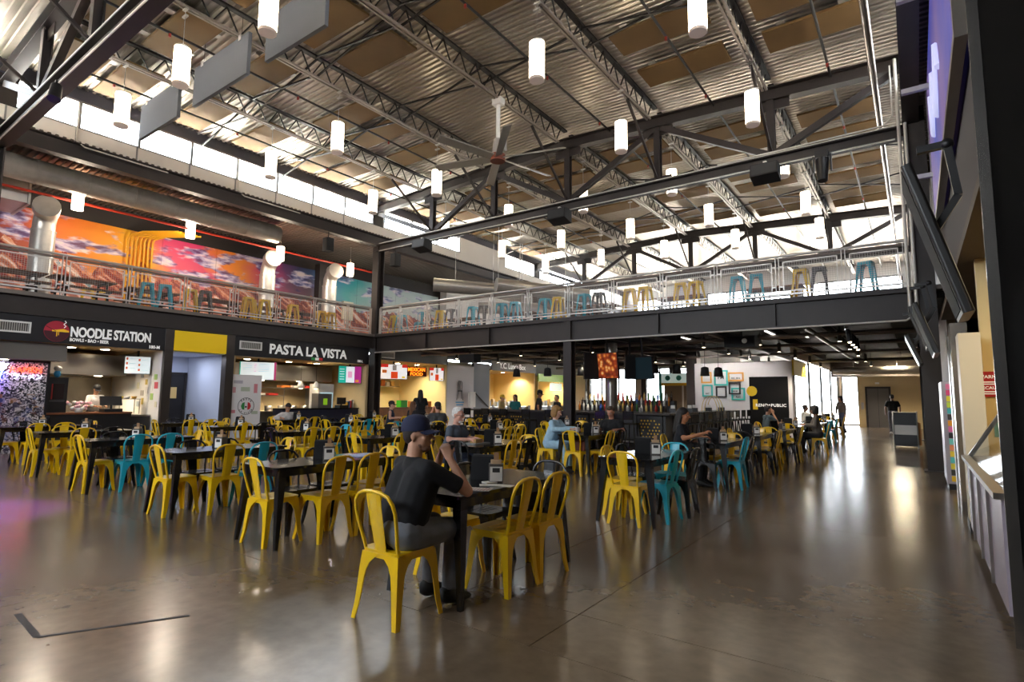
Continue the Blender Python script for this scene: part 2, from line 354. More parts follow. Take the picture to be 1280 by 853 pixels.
# ================================================================ ROOF STEEL
NODES = [-17.75, -14.6, -11.65, -8.68, -5.7, -2.68, .05]
def topz(x): return ridge_z(x)-.42
def truss(y, label, full=True):
    t = thing('roof_truss', label, 'truss', (0, y, 7.4))
    zt = lambda x: topz(x)-7.4
    MB().ibeam((XL, 0, .13), (.1, 0, .13), .28, .26, .025).build('bottom_chord', STEEL, t)
    tc = MB(); tc.ibeam((XL, 0, zt(XL)), (-8.83, 0, zt(-8.83)), .26, .34, .025); tc.ibeam((-8.83, 0, zt(-8.83)), (.1, 0, zt(.1)), .26, .34, .025); tc.build('top_chord', STEEL, t)
    for x in NODES[1:-1]:
        MB().ibeam((x, 0, .27), (x, 0, zt(x)-.17), .18, .18, .02, (0,1,0)).build('post', STEEL, t)
        MB().box(x-.45, x+.45, -.012, .012, zt(x)-.42, zt(x)-.15).build('gusset_plate', STEEL, t); MB().box(x-.4, x+.4, -.012, .012, .26, .42).build('gusset_plate', STEEL, t)
    dg = [(0, 1, 1), (1, 2, 0), (2, 3, 1), (3, 4, 0), (4, 5, 1), (5, 6, 0)]
    for i, j, down in dg:
        xa, xb = NODES[i], NODES[j]
        za, zb = (zt(xa)-.2, .3) if down else (.3, zt(xb)-.2)
        if down: MB().bar((xa+.1, 0, za), (xb-.05, 0, .3), .14, .16).build('diagonal', STEEL, t)
        else: MB().bar((xa+.05, 0, .3), (xb-.1, 0, zb), .14, .16).build('diagonal', STEEL, t)
    for x in NODES[1:-1]: MB().bar((x, -2.1, ridge_z(x)-.66-7.4), (x, -.02, .3), .06, .06).build('kicker_brace', STEEL, t)
    for dz in (-.03, .28): MB().tube([(XL+.3, -.13, dz), (-.1, -.13, dz)], .018, 6).build('conduit', CONDUIT, t)
    return t
truss(3.25, 'heavy dark roof truss nearest the camera, upper left corner'); truss(15, 'dark steel roof truss directly above the back upper floor railing')
truss(27, 'dark steel roof truss far behind the railing, before bright ceiling')
# open-web joists along the hall, one run per bay between trusses
JTOP = mat('joist_black', '1d1917', .5); JBOT = mat('joist_chord_lit', '9c9186', .4, .3)  # bottom chord coloured paler to carry the highlight along the joists
def joist(x, y0, y1, label):
    L = y1-y0; h = .56; zt = ridge_z(x)-.03
    j = thing('bar_joist', label, 'joist', (x, y0, zt), 0, 'open-web roof joists')
    MB().bar((0, 0, -.03), (0, L, -.03), .13, .05).build('top_chord', JTOP, j)
    b = MB(); b.bar((-.045, .5, -h), (-.045, L-.5, -h), .05, .05); b.bar((.045, .5, -h), (.045, L-.5, -h), .05, .05); b.build('bottom_chord', LIGHTGREY if False else JBOT, j)
    w = MB(); n = int(L/.62); st = (L-.6)/n
    for i in range(n):
        ya = .3+i*st; w.bar((0, ya, -.05), (0, ya+st/2, -h), .026); w.bar((0, ya+st/2, -h), (0, ya+st, -.05), .026)
    w.build('web_rods', JTOP, j)
ROWN = ['first', 'second', 'third', 'fourth', 'fifth']
for k, x in enumerate([-2.68, -5.7, -8.68, -11.65, -14.6]):
    for a, b, nm in ((-6, 3.1, 'behind the nearest truss'), (3.4, 14.85, 'in the near roof bay'), (15.15, 26.85, 'in the roof bay above the upper floor'), (27.15, 39.3, 'in the farthest roof bay')):
        if a < 0: continue
        joist(x, a, b, 'open-web steel joist, %s from right wall, %s' % (ROWN[k], nm))
# bridging crosses between joists
BX = [XL+.1, -14.6, -11.65, -8.68, -5.7, -2.68, .0]
for y, nm in ((7.72, 'nearest'), (10.5, 'second'), (19.6, 'third'), (23.4, 'fourth')):
    for k in range(6):
        xa, xb = BX[k], BX[k+1]; za, zb = ridge_z(xa), ridge_z(xb)
        b = MB(); b.bar((xa, y, za-.08), (xb, y, zb-.55), .04); b.bar((xa, y+.05, za-.55), (xb, y+.05, zb-.08), .04)
        tag(b.build('bridging_cross', JTOP), 'thin crossed bridging bars between joists, %s line, %s gap from left wall' % (nm, ORD[k]), 'brace', 'bridging between roof joists')
# acoustic panels hung flat under the deck
TANP = mat('tan_acoustic_panel', '70562f', .85, var=.12, scale=1.2)
def apanel(x0, x1, y0, y1, label):
    xm = (x0+x1)/2; z = ridge_z(xm)-.2; o = thing('acoustic_panel', label, 'panel', (xm, (y0+y1)/2, z), 0, 'flat acoustic panels under the roof deck')
    w, d = (x1-x0)/2, (y1-y0)/2; MB().box(-w, w, -d, d, 0, .06).build('board', TANP, o)
    for s in (-.6, .6): MB().box(w*s-.09, w*s+.09, -d-.12, d+.12, .062, .08).build('hanger_strap', LIGHTGREY, o); MB().box(w*s-.01, w*s+.01, -.01, .01, .08, .22).build('hanger_rod', LIGHTGREY, o)
BAYN = ['far right', 'second from right', 'third from right', 'third from left', 'second from left', 'far left']
BAY = [(-2.35, -.4), (-5.25, -3.2), (-8.3, -6.2), (-11.3, -9.3), (-14.3, -12.2), (-17.3, -15.1)]
rows = {0: [5.6, 8.6, 9.9, 11.6, 12.95, 17.35, 18.85, 21.2, 22.6, 24.6, 25.7], 1: [5.2, 6.4, 11.3, 12.95, 17.1, 18.4, 20.8, 22.2, 24.4, 25.6], 2: [4.1, 5.3, 7.05, 8.4, 16.9, 18.2, 20.6, 21.9, 24.2, 25.5],
        3: [4.2, 5.3, 7.0, 8.45, 16.9, 18.1, 20.4, 21.8, 24.2, 25.5], 4: [4.2, 5.3, 7.2, 9.9, 11.1, 12.8, 16.9, 18.1, 20.4, 21.7, 24, 25.3], 5: [4.2, 5.3, 7.2, 9.0, 11.1, 12.2, 13.7, 17, 18.3, 20.4, 21.7, 24, 25.3]}
for bi, (a, b) in enumerate(BAY):
    for ri, y in enumerate(rows[bi]): apanel(a, b, y-.43, y+.43, 'tan acoustic ceiling panel, %s bay, %s from the front' % (BAYN[bi], nth(ri)))
# upright grey baffles
BAF = mat('grey_baffle', '5f6267', .8)
for i, (a, b) in enumerate(((-16.6, -14.4), (-13.6, -11.2), (-10.5, -8.5))):
    o = thing('hanging_baffle', '%s of three upright grey baffles hung by the left clerestory' % ('leftmost', 'middle', 'rightmost')[i], 'baffle', ((a+b)/2, 5.82, 8.28), 0, 'upright grey baffles'); w = (b-a)/2
    MB().box(-w, w, -.04, .04, 0, .95).build('board', BAF, o)
    for s in (-.7, .7):
        MB().box(w*s-.05, w*s+.05, -.05, .05, .88, 1.0).build('clip', LIGHTGREY, o); MB().cyl((w*s, 0, 1.0), (w*s, 0, 1.45), .006, n=6).build('hanger_wire', BLACK, o)
# pendants
GLOW = mat('pendant_diffuser', 'ffeacb', .5, emit=9.0); PGREY = mat('pendant_bottom', 'b9a79a', .6, emit=.25)
def pendant(x, y, label, first=[None]):
    if first[0] is None:
        o = thing('pendant_lamp', label, 'lamp', (x, y, 7.62), 0, 'white cylinder pendant lamps under the roof')
        MB().cyl((0,0,.045), (0,0,.78), .152, n=20, caps=False).build('diffuser', GLOW, o)
        MB().cyl((0,0,.0), (0,0,.045), .146, .152, n=20).build('bottom_lens', PGREY, o)
        MB().cyl((0,0,.78), (0,0,.81), .154, n=20).build('top_cap', CONDUIT, o)
        first[0] = o
    else: o = dup(first[0], (x, y, 7.62), 0, label)
    MB().cyl((0,0,.81), (0,0,ridge_z(x)-.64-7.62), .006, n=6).build('cable', CONDUIT, o); zc = ridge_z(x)-.62-7.62; MB().box(-.08, .08, -.03, .03, zc-.02, zc+.012).build('beam_clamp', CONDUIT, o)
    return o
for k, (x, yy) in enumerate(((-2.68, (4.7, 9.0, 12.9, 16.5, 20.4, 23.7)), (-5.7, (4.7, 8.64, 12.5, 16.1, 19.85, 23.45)), (-8.68, (4.8, 16, 19.8, 23.4)), (-11.65, (4.7, 8.45, 12.1, 15.85, 19.55, 23.2)), (-14.6, (4.7, 8.4, 12.1, 15.7, 19.4, 23)))):
    for i, y in enumerate(yy): pendant(x, y, 'white glowing cylinder pendant, %s row from right wall, %s from the front' % (ROWN[k], ORD[i]))
# small pendants under the low roof on the left upper floor
i = 0
for px, y, z in ((-20.3, 5.6, 7.0), (-20.4, 8.9, 6.95), (-20.0, 12.1, 6.75), (-19.8, 15.3, 6.7)):
    o = thing('pendant_lamp', 'short white pendant over left upper floor, %s from the front' % ORD[i], 'lamp', (px, y, z), 0, 'short pendants over left upper floor'); i += 1
    MB().cyl((0,0,.03), (0,0,.55), .15, n=16, caps=False).build('diffuser', GLOW, o); MB().cyl((0,0,0), (0,0,.03), .15, n=16).build('bottom_lens', PGREY, o); MB().cyl((0,0,.55), (0,0,8.0-z), .008, n=6).build('cable', CONDUIT, o); l = lamp('POINT', 'pendant_light', (0, 0, -.12), 130, (1, .86, .68), .15); l.parent = o
# big ceiling fan
fan = thing('ceiling_fan', 'large six-bladed grey ceiling fan with white drop pole', 'fan', (-8.68, 11.3, 7.75))
MB().cyl((0,0,.12), (0,0,.55), .16, .11, 16).build('motor', LIGHTGREY, fan); MB().cyl((0,0,-.06), (0,0,.12), .2, .2, 20).build('hub', mat('fan_hub_red', '7a3a24', .5), fan)
MB().cyl((0,0,.55), (0,0,1.6), .055, n=12).build('drop_pole', WHITE, fan); MB().box(-.14, .14, -.1, .1, 1.5, 1.68).build('mount', WHITE, fan); MB().box(.1, .22, -.1, .1, .2, .5).build('control_box', LIGHTGREY, fan)
FANB = mat('fan_blade', '8a8378', .4, .2)
for k in range(6):
    a = .25+k*PI/3; b = MB(); b.add([(.16,-.09,-.02),(1.82,-.11,-.03),(1.84,.11,.05),(.16,.09,.06),(.16,-.09,.01),(1.82,-.11,.0),(1.84,.11,.08),(.16,.09,.09)], [(3,2,1,0),(4,5,6,7),(0,1,5,4),(1,2,6,5),(2,3,7,6),(3,0,4,7)])
    b.build('blade', FANB, fan, rot=(0,0,a))
# silver pipe along the hall near the right wall, sprinkler lines
tag(MB().tube([(-.4, -5, 8.5), (-.42, 39, 8.5)], .07, 12).build('roof_pipe', mat('silver_pipe', '9b8f86', .25, .9)), 'long silver pipe running down the hall near right wall', 'pipe')
REDP = mat('red_pipe', '8e2a1c', .5)
for i, x in enumerate((-16.2, -13.1, -7.2, -4.1, -1.3)):
    b = MB(); b.tube([(x, 3.5, ridge_z(x)-.32), (x, 39, ridge_z(x)-.32)], .03, 8)
    o = thing('sprinkler_pipe', 'thin dark sprinkler pipe under roof deck, %s from left' % ORD[i], 'pipe', (0,0,0), 0, 'sprinkler pipes'); b.build('pipe', JTOP, o)
    for y in (5, 8.2, 11.4, 14.3, 18, 21.5, 25): MB().cyl((x, y, ridge_z(x)-.42), (x, y, ridge_z(x)-.34), .03, n=8).build('sprinkler_head', REDP, o)
# loudspeakers and moving-head lamp on the middle truss
for i, (x, nm) in enumerate(((-14.87, 'left'), (-8.84, 'centre'), (-2.81, 'right'))):
    o = thing('loudspeaker', 'black wedge loudspeaker hung under middle truss, %s one of three' % nm, 'speaker', (x, 14.75, 6.95), PI, 'loudspeakers under the middle truss')
    MB().add([(-.32,-.2,0),(.32,-.2,0),(.32,.25,.1),(-.32,.25,.1),(-.32,-.2,.4),(.32,-.2,.4),(.32,.2,.42),(-.32,.2,.42)], [(3,2,1,0),(4,5,6,7),(0,1,5,4),(1,2,6,5),(2,3,7,6),(3,0,4,7)]).build('cabinet', mat('speaker_black', '141414', .7), o)
    MB().add([(-.29,.257,.13),(.29,.257,.13),(.29,.212,.4),(-.29,.212,.4)], [(3,2,1,0)]).build('grille', mat('speaker_grille', '2a2a2b', .6), o); MB().box(-.04, .04, -.05, .05, .42, .52).build('yoke', CONDUIT, o)
o = thing('moving_head_lamp', 'black moving-head stage lamp clamped under truss right of the speaker', 'stage lamp', (-1.55, 14.8, 7.42))
MB().box(-.14, .14, -.14, .14, -.18, 0).build('base', BLACK, o); MB().cyl((0,0,-.2), (0,-.08,-.75), .15, .11, 14).build('head', BLACK, o); MB().box(-.2, -.16, -.06, .06, -.5, -.1).build('arm', BLACK, o); MB().box(.16, .2, -.06, .06, -.5, -.1).build('arm', BLACK, o)
for i, (x, y, z) in enumerate(((-17.66, 12.6, 6.88), (-16.6, 15.0, 6.65))):
    o = thing('loudspeaker', 'small black loudspeaker hung near the left corner column, %s' % ('nearer' if i == 0 else 'farther'), 'speaker', (x, y, z)); MB().rbox(-.16, .16, -.16, .16, 0, .5, .05).build('cabinet', MATS['speaker_black'], o); MB().cyl((0,0,.5), (0,0,.75), .02).build('bracket', BLACK, o)
# spiral ducts
DUCT = mat('spiral_duct', 'b9b3aa', .32, .55, var=.1, scale=5)
def duct(name, label, pts, r, seam=1.2, hl=0):
    o = thing(name, label, 'duct', pts[0]); p0 = Vector(pts[0]); P = [Vector(p)-p0 for p in pts]
    MB().tube(P, r, 20).build('pipe', DUCT, o)
    for t in (.25, .75) if hl else (): c = P[0].lerp(P[1], t); MB().cyl(c+Vector((0,0,r*.9)), c+Vector((0,0,hl)), .012, n=6).build('hanger_rod', LIGHTGREY, o)
    for a, b in zip(P, P[1:]):
        d = b-a; L = d.length; n = int(L/seam)
        for i in range(1, n+1):
            c = a+d.normalized()*i*seam
            if (b-c).length > .1: MB().cyl(c-d.normalized()*.02, c+d.normalized()*.02, r+.012, n=20).build('seam_band', DUCT, o)
    return o
duct('spiral_duct', 'long silver spiral duct under low roof on the left', [(-19.6, -4, 7.62), (-19.6, 11.7, 7.62)], .34, hl=.43)
for i, (x, y) in enumerate(((-20.9, 5.0), (-21.0, 12.2), (-20.8, 15.0))):
    o = thing('duct_riser', 'vertical silver duct riser before the mural, %s from the front' % ORD[i], 'duct', (x, y, ZM), 0, 'duct risers on the left upper floor')
    MB().cyl((0,0,0), (0,0,2.35), .3, n=20).build('riser', DUCT, o); MB().tube([(0,0,2.35),(.02,0,2.6),(.12,0,2.78),(.3,0,2.88)], .28, 18).build('elbow', DUCT, o); MB().cyl((.3,-.05,2.9), (.6,-.12,2.95), .33, n=20).build('end_cap', DUCT, o)
    for z in (.7, 1.5, 2.3): MB().cyl((0,0,z), (0,0,z+.04), .312, n=20).build('seam_band', DUCT, o)
duct('spiral_duct', 'short silver duct with round end right of the corner column', [(-17.0, 17.6, 6.4), (-14.2, 20.2, 6.2)], .3, hl=3.3); duct('spiral_duct', 'silver duct with round end cap above back upper floor', [(-14.6, 19.0, 6.35), (-12.0, 22.5, 6.15)], .32, hl=3.4)
duct('spiral_duct', 'lower silver elbow duct behind the back railing', [(-16.8, 20.5, 5.75), (-14.6, 22.2, 5.75), (-14.2, 22.4, 5.5), (-14.1, 22.5, 5.0)], .28, hl=4)
o = thing('air_handler', 'square galvanised duct box at top left of the mural', 'duct', (-21.4, 4.0, 6.95)); MB().box(-.8, .8, -1.2, .5, 0, .62).build('casing', GALV, o); MB().box(-.85, .85, .5, .56, -.04, .66).build('flange', GALV, o)
# conduits on the left clerestory
for i, y in enumerate((4.73, 9.1)): tag(MB().tube([(XL+.02, y, 9.2), (XL+.04, y, 8.15), (XL+.2, y+.15, 7.97), (XL+.2, y+2.2, 7.97)], .02, 6).build('conduit', CONDUIT), 'thin white conduit bent below clerestory sill, %s' % ('nearer one' if i == 0 else 'farther one'), 'conduit')
# ================================================================ UPPER FLOOR: railing, mural, stools
RAILM = mat('railing_steel', 'c2bdb8', .35, .55); WIRE = mat('mesh_wire', 'aaa5a0', .4, .6)
def railing(origin, rz, posts, label):
    """run along local +x; posts are local x positions"""
    r = thing('guard_railing', label, 'railing', origin, rz); a, b = posts[0], posts[-1]
    MB().cyl((a, 0, 1.07), (b, 0, 1.07), .034, n=10).build('top_rail', RAILM, r); MB().box(a, b, .03, .07, .97, 1.03).build('cap_rail', mat('brown_cap_rail', '6e5f55', .5), r); MB().box(a, b, -.02, .02, .08, .12).build('bottom_rail', RAILM, r)
    for p in posts:
        q = MB(); q.box(p-.045, p-.03, -.03, .03, 0, 1.05); q.box(p+.03, p+.045, -.03, .03, 0, 1.05); q.box(p-.08, p+.08, -.05, .05, -.1, .012); q.build('post', RAILM, r)
    for p, q in zip(posts, posts[1:]):
        x0, x1 = p+.12, q-.12; f = MB(); z0, z1 = .17, .93
        f.box(x0, x1, -.012, .012, z0, z0+.025); f.box(x0, x1, -.012, .012, z1-.025, z1); f.box(x0, x0+.025, -.012, .012, z0, z1); f.box(x1-.025, x1, -.012, .012, z0, z1)
        for z in (.3, .8): f.box(p+.045, x0, -.01, .01, z-.02, z+.02); f.box(x1, q-.045, -.01, .01, z-.02, z+.02)
        fr = f.build('mesh_panel', RAILM, r); w = MB(); n = int((x1-x0)/.052)
        for i in range(1, n): x = x0+(x1-x0)*i/n; w.bar((x, 0, z0), (x, 0, z1), .0045)
        for i in range(1, 15): z = z0+(z1-z0)*i/15; w.bar((x0, 0, z), (x1, 0, z), .0045)
        w.build('wire_mesh', WIRE, fr)
lp = [.26+1.49*k for k in range(-4, 10)]+[14.78]
railing((XL+.02, 0, ZM), PI/2, lp, 'grey steel railing with wire mesh along the left upper floor')
railing((0, YB+.0, ZM), 0, [-17.38, -16.24, -14.77, -13.21, -11.69, -10.19, -8.66, -7.16, -5.66, -4.17, -2.67, -1.24, -.05], 'grey steel railing with wire mesh along the back upper floor')
# ---- mural
def mural():
    m = bpy.data.materials.new('painted_mural'); m.use_nodes = True; N = m.node_tree.nodes; L = m.node_tree.links; b = N['Principled BSDF']; b.inputs['Roughness'].default_value = .7
    g = N.new('ShaderNodeNewGeometry'); sp = N.new('ShaderNodeSeparateXYZ'); L.new(g.outputs['Position'], sp.inputs[0])
    def ma(op, a, c=None, d=None):
        n = N.new('ShaderNodeMath'); n.operation = op
        for i, q in enumerate((a, c, d)):
            if q is None: continue
            if isinstance(q, (int, float)): n.inputs[i].default_value = q
            else: L.new(q, n.inputs[i])
        return n.outputs[0]
    def noise(sy, sz, det=4, off=0):
        cb = N.new('ShaderNodeCombineXYZ'); L.new(ma('MULTIPLY', sp.outputs['Y'], sy), cb.inputs[0]); L.new(ma('MULTIPLY', sp.outputs['Z'], sz), cb.inputs[1]); cb.inputs[2].default_value = off
        n = N.new('ShaderNodeTexNoise'); n.inputs['Scale'].default_value = 1; n.inputs['Detail'].default_value = det; L.new(cb.outputs[0], n.inputs['Vector']); return n.outputs['Fac']
    def ramp(fac, els, ip='LINEAR'):
        r = N.new('ShaderNodeValToRGB'); cr = r.color_ramp; cr.interpolation = ip
        while len(cr.elements) < len(els): cr.elements.new(.5)
        for e, (p, c) in zip(cr.elements, els): e.position = p; e.color = lin(c)
        L.new(fac, r.inputs[0]); return r.outputs[0]
    def mix(f, a, c):
        n = N.new('ShaderNodeMixRGB'); L.new(f, n.inputs[0])
        for i, q in ((1, a), (2, c)):
            if isinstance(q, str): n.inputs[i].default_value = lin(q)
            else: L.new(q, n.inputs[i])
        return n.outputs[0]
    yn = ma('MULTIPLY_ADD', noise(.6, .9, 3, 5), 2.2, ma('SUBTRACT', sp.outputs['Y'], 1.1))
    base = ramp(ma('DIVIDE', yn, 22), [(0, '7d1f22'), (.22, 'a02a26'), (.27, 'e8701c'), (.335, 'f29a1a'), (.375, 'f0b41a'), (.41, 'd8406a'), (.475, 'd32f68'), (.5, 'ee7f1f'), (.55, 'f08a2a'), (.6, 'd22a6e'), (.64, '5e2b63'), (.68, '2a2d55'), (.73, '2374a8'), (.8, '27a3a8'), (.9, 'c8d8d4')])
    hi = ma('MULTIPLY', ma('SUBTRACT', 7.35, sp.outputs['Z']), .1); base = mix(hi, base, 'f6c07a')
    cl = noise(.9, 2.4, 7, 1.3); cm = ramp(cl, [(.5, '000000'), (.57, 'ffffff')]); cc = ramp(noise(1.6, 5.2, 5, 9), [(.4, '3d3a6c'), (.49, '8f90bc'), (.56, 'd9cfe0'), (.64, 'f3e2dc')])
    up_ = ma('GREATER_THAN', sp.outputs['Z'], 5.3); c1 = mix(ma('MULTIPLY', cm, ma('MULTIPLY', up_, .85)), base, cc)
    rid = ma('MULTIPLY_ADD', noise(.8, 0, 2, 3), 3.0, ma('MULTIPLY_ADD', noise(3.0, 0, 3, 7), .9, 3.95)); mm = ma('GREATER_THAN', rid, sp.outputs['Z'])
    dg = ma('MULTIPLY_ADD', sp.outputs['Z'], 1.5, sp.outputs['Y']); cb = N.new('ShaderNodeCombineXYZ'); L.new(dg, cb.inputs[0]); L.new(ma('MULTIPLY', ma('SUBTRACT', rid, sp.outputs['Z']), .8), cb.inputs[1])
    n3 = N.new('ShaderNodeTexNoise'); n3.inputs['Scale'].default_value = 2.2; n3.inputs['Detail'].default_value = 4; L.new(cb.outputs[0], n3.inputs['Vector'])
    mc = ramp(n3.outputs['Fac'], [(.36, '5a1f24'), (.47, '9a3426'), (.55, 'd98a60'), (.62, 'f2ddd2'), (.7, '7c98a0')])
    fin = mix(mm, c1, mc); fog = ma('MULTIPLY', ma('LESS_THAN', sp.outputs['Z'], 4.95), .4); fin = mix(fog, fin, 'e3a58f')
    L.new(fin, b.inputs['Base Color']); return m
MUR = mural()
wm = struct(MB().box(-22.75, -22.6, -6.2, 24, 3.9, 7.35).build('wall_left_mural', DARKW))
for a, b in zip((-6.1, -2.8, .5, 3.0, 5.65, 8.9, 10.9, 13.3, 15.5, 17.9, 20.5), (-2.8, .5, 3.0, 5.65, 8.9, 10.9, 13.3, 15.5, 17.9, 20.5, 23.8)):
    MB().box(-22.6, -22.57, a+.006, b-.006, 3.98, 7.33).build('mural_panel', MUR, wm)
MB().box(-22.57, -22.2, 15.45, 15.85, 3.98, 7.6).build('pilaster', STEEL, wm)
yp = mat('yellow_pipe', 'e2a216', .45)
for i in range(7):
    y = 7.75+i*.13; tag(MB().tube([(-22.45, y, ZM+.02), (-22.45, y, 6.95), (-22.4, y+.03, 7.12), (-22.1, y+.3, 7.25), (-21.2, y+1.1, 7.3)], .035, 8).build('yellow_conduit', yp), 'yellow painted conduit on the mural, %s of seven from left' % ORD[i], 'conduit', 'yellow conduits on the mural')
struct(MB().box(-22.6, -22.1, 24, 39.4, 3.9, 8.1).build('wall_left_upper_far', WALLW))
tag(MB().rbox(-22.56, -22.4, 17.0, 17.6, 5.2, 6.1, .02).build('wall_box', mat('cream_box', 'd8d0b8', .6)), 'cream electrical box on teal end of the mural wall', 'box')
# red pipe line under low roof
tag(MB().tube([(-20.35, -3, 7.25), (-20.35, 17, 7.25)], .04, 8).build('sprinkler_pipe', mat('bright_red_pipe', 'b5341f', .5)), 'red sprinkler pipe in front of the mural top', 'pipe')
# ---- stools
def make_stool(m, cname, label, loc, rz=0):
    o = thing('bar_stool', label, 'stool', loc, rz, 'metal bar stools on the upper floor'); s = MB(); s.rbox(-.155, .155, -.155, .155, .735, .76, .045); s.rbox(-.16, .16, -.16, .16, .69, .737, .05); s.build('seat', m, o)
    for sx in (-1, 1):
        for sy in (-1, 1):
            b = MB(); rings = []
            for z, c, w, in ((.70, .15, .1), (.6, .158, .075), (.35, .18, .056), (0, .212, .04)):
                X, Y = sx*c, sy*c; rings.append([(X, Y, z), (X-sx*w, Y, z), (X-sx*w, Y-sy*.006, z), (X-sx*.006, Y-sy*.006, z), (X-sx*.006, Y-sy*w, z), (X, Y-sy*w, z)])
            v = [p for g in rings for p in g]; f = []
            for i in range(3): f += [(i*6+k, i*6+(k+1)%6, (i+1)*6+(k+1)%6, (i+1)*6+k) for k in range(6)]
            f += [tuple(range(6)), tuple(range(23, 17, -1))]; b.add(v, f); b.build('leg', m, o)
    k = MB(); c = .19
    for p, q in (((-c,-c),(c,-c)), ((c,-c),(c,c)), ((c,c),(-c,c)), ((-c,c),(-c,-c))): k.bar((p[0]*.93, p[1]*.93, .25), (q[0]*.93, q[1]*.93, .25), .02, .01)
    k.build('foot_ring', m, o); return o
STC = {'y': ('yellow', YELLOW), 't': ('teal', TEAL), 'g': ('dark grey', GREY)}; stp = {}
def stool(c, x, y, rz, label):
    if c not in stp: stp[c] = make_stool(STC[c][1], STC[c][0], label, (x, y, ZM), rz)
    else: dup(stp[c], (x, y, ZM), rz, label)
BS = [('y',-17.0),('t',-16.6),('y',-14.45),('g',-13.92),('t',-12.88),('g',-12.36),('t',-11.58),('t',-11.0),('t',-9.8),('y',-9.28),('t',-8.34),('g',-7.82),('y',-6.8),('y',-6.32),('y',-5.25),('y',-4.83),('t',-3.72),('t',-3.26),('y',-2.2),('g',-1.8),('t',-.82)]
for i, (c, x) in enumerate(BS): stool(c, x, YB+.42, .1*((i*7) % 5-2), '%s metal bar stool at back upper railing, %s from the left' % (STC[c][0], nth(i)))
LS = [('t',6.86,-18.2),('t',7.3,-18.1),('y',8.08,-18.2),('g',8.45,-18.05),('y',9.82,-18.0),('y',10.1,-18.35),('y',10.4,-18.0),('y',11.55,-18.1),('y',13.0,-18.5),('y',13.45,-18.5),('y',6.2,-20.8),('y',6.6,-20.9)]
for i, (c, y, x) in enumerate(LS): stool(c, x, y, .12*((i*5) % 5-2), '%s metal bar stool on left upper floor, %s' % (STC[c][0], nth(i)+' along the left railing' if i < 10 else ('behind the others, nearer' if i == 10 else 'behind the others, farther')))
# picnic tables and high counters
def picnic(x, y, rz, label, L=1.5, z=ZM):
    o = thing('picnic_table', label, 'table', (x, y, z), rz); 
    for i in range(4): MB().box(-.38+i*.192, -.38+i*.192+.18, -L/2, L/2, .72, .76).build('plank', WOOD, o)
    for s in (-1, 1):
        for k in range(2): MB().box(s*.62-.15+k*.155, s*.62-.15+k*.155+.145, -L/2, L/2, .42, .455).build('bench_plank', WOOD, o)
    for yy in (-L/2+.25, L/2-.25):
        b = MB(); b.bar((-.7, yy, .39), (.7, yy, .39), .05, .06); b.bar((-.3, yy, .7), (-.5, yy, 0), .05); b.bar((.3, yy, .7), (.5, yy, 0), .05); b.bar((-.36, yy, .69), (.36, yy, .69), .05); b.build('trestle', BLACK, o)
    return o
for i, (x, y) in enumerate(((-19.4, 4.0), (-19.3, 5.6), (-19.6, 7.5), (-19.5, 9.6), (-19.6, 11.4), (-19.6, 13.2))): picnic(x, y, 0, 'brown wooden picnic table on left upper floor, %s from the front' % ORD[i])
for i, x in enumerate((-15.2, -12.3, -9.0, -6.0, -3.2)): picnic(x, 17.6, PI/2, 'brown wooden picnic table behind back railing, %s from left' % ORD[i])
# ================================================================ LEFT FOOD STALLS (front plane x = XL, all facing +x)
LET = mat('letter_white', 'f0eeea', .5, emit=.25); SIGNB = mat('sign_black', '17151a', .5); DL = mat('downlight_glow', 'fff0d0', .5, emit=25)
KIT = mat('kitchen_wall', 'cdb88e', .7, var=.05, scale=3); SOFF = mat('soffit_tan', 'b89e72', .8); PALEW = mat('pale_wall', 'e2ded6', .7); TILE = mat('steel_panel_wall', '8d8577', .35, .8, var=.1, scale=3)
dln = [0]
def downlight(x, y, z, w=30, col=(1, .82, .58)):
    o = thing('downlight', 'round recessed downlight in stall ceiling, %s from the left' % nth(dln[0]), 'lamp', (x, y, z), 0, 'stall ceiling downlights'); dln[0] += 1
    MB().cyl((0,0,-.012), (0,0,.0), .13, n=16).build('trim_ring', WHITE, o); MB().cyl((0,0,-.02), (0,0,-.012), .1, n=16).build('lens', DL, o)
    l = lamp('SPOT', 'downlight_beam', (0, 0, -.05), w*5.5, col, .1, spot=2.4); l.parent = o
def stall(n, y0, y1, depth, back, side, zc=2.74):
    xb = XL-depth
    struct(MB().box(xb-.1, xb, y0, y1, 0, zc).build('wall_stall%d_back' % n, back)); struct(MB().box(xb, XL-.08, y0-.1, y0, 0, zc).build('wall_stall%d_near' % n, side)); struct(MB().box(xb, XL-.08, y1, y1+.1, 0, zc).build('wall_stall%d_far' % n, side))
    struct(MB().box(xb, XL-.05, y0, y1, zc, zc+.05).build('ceiling_stall%d' % n, SOFF))
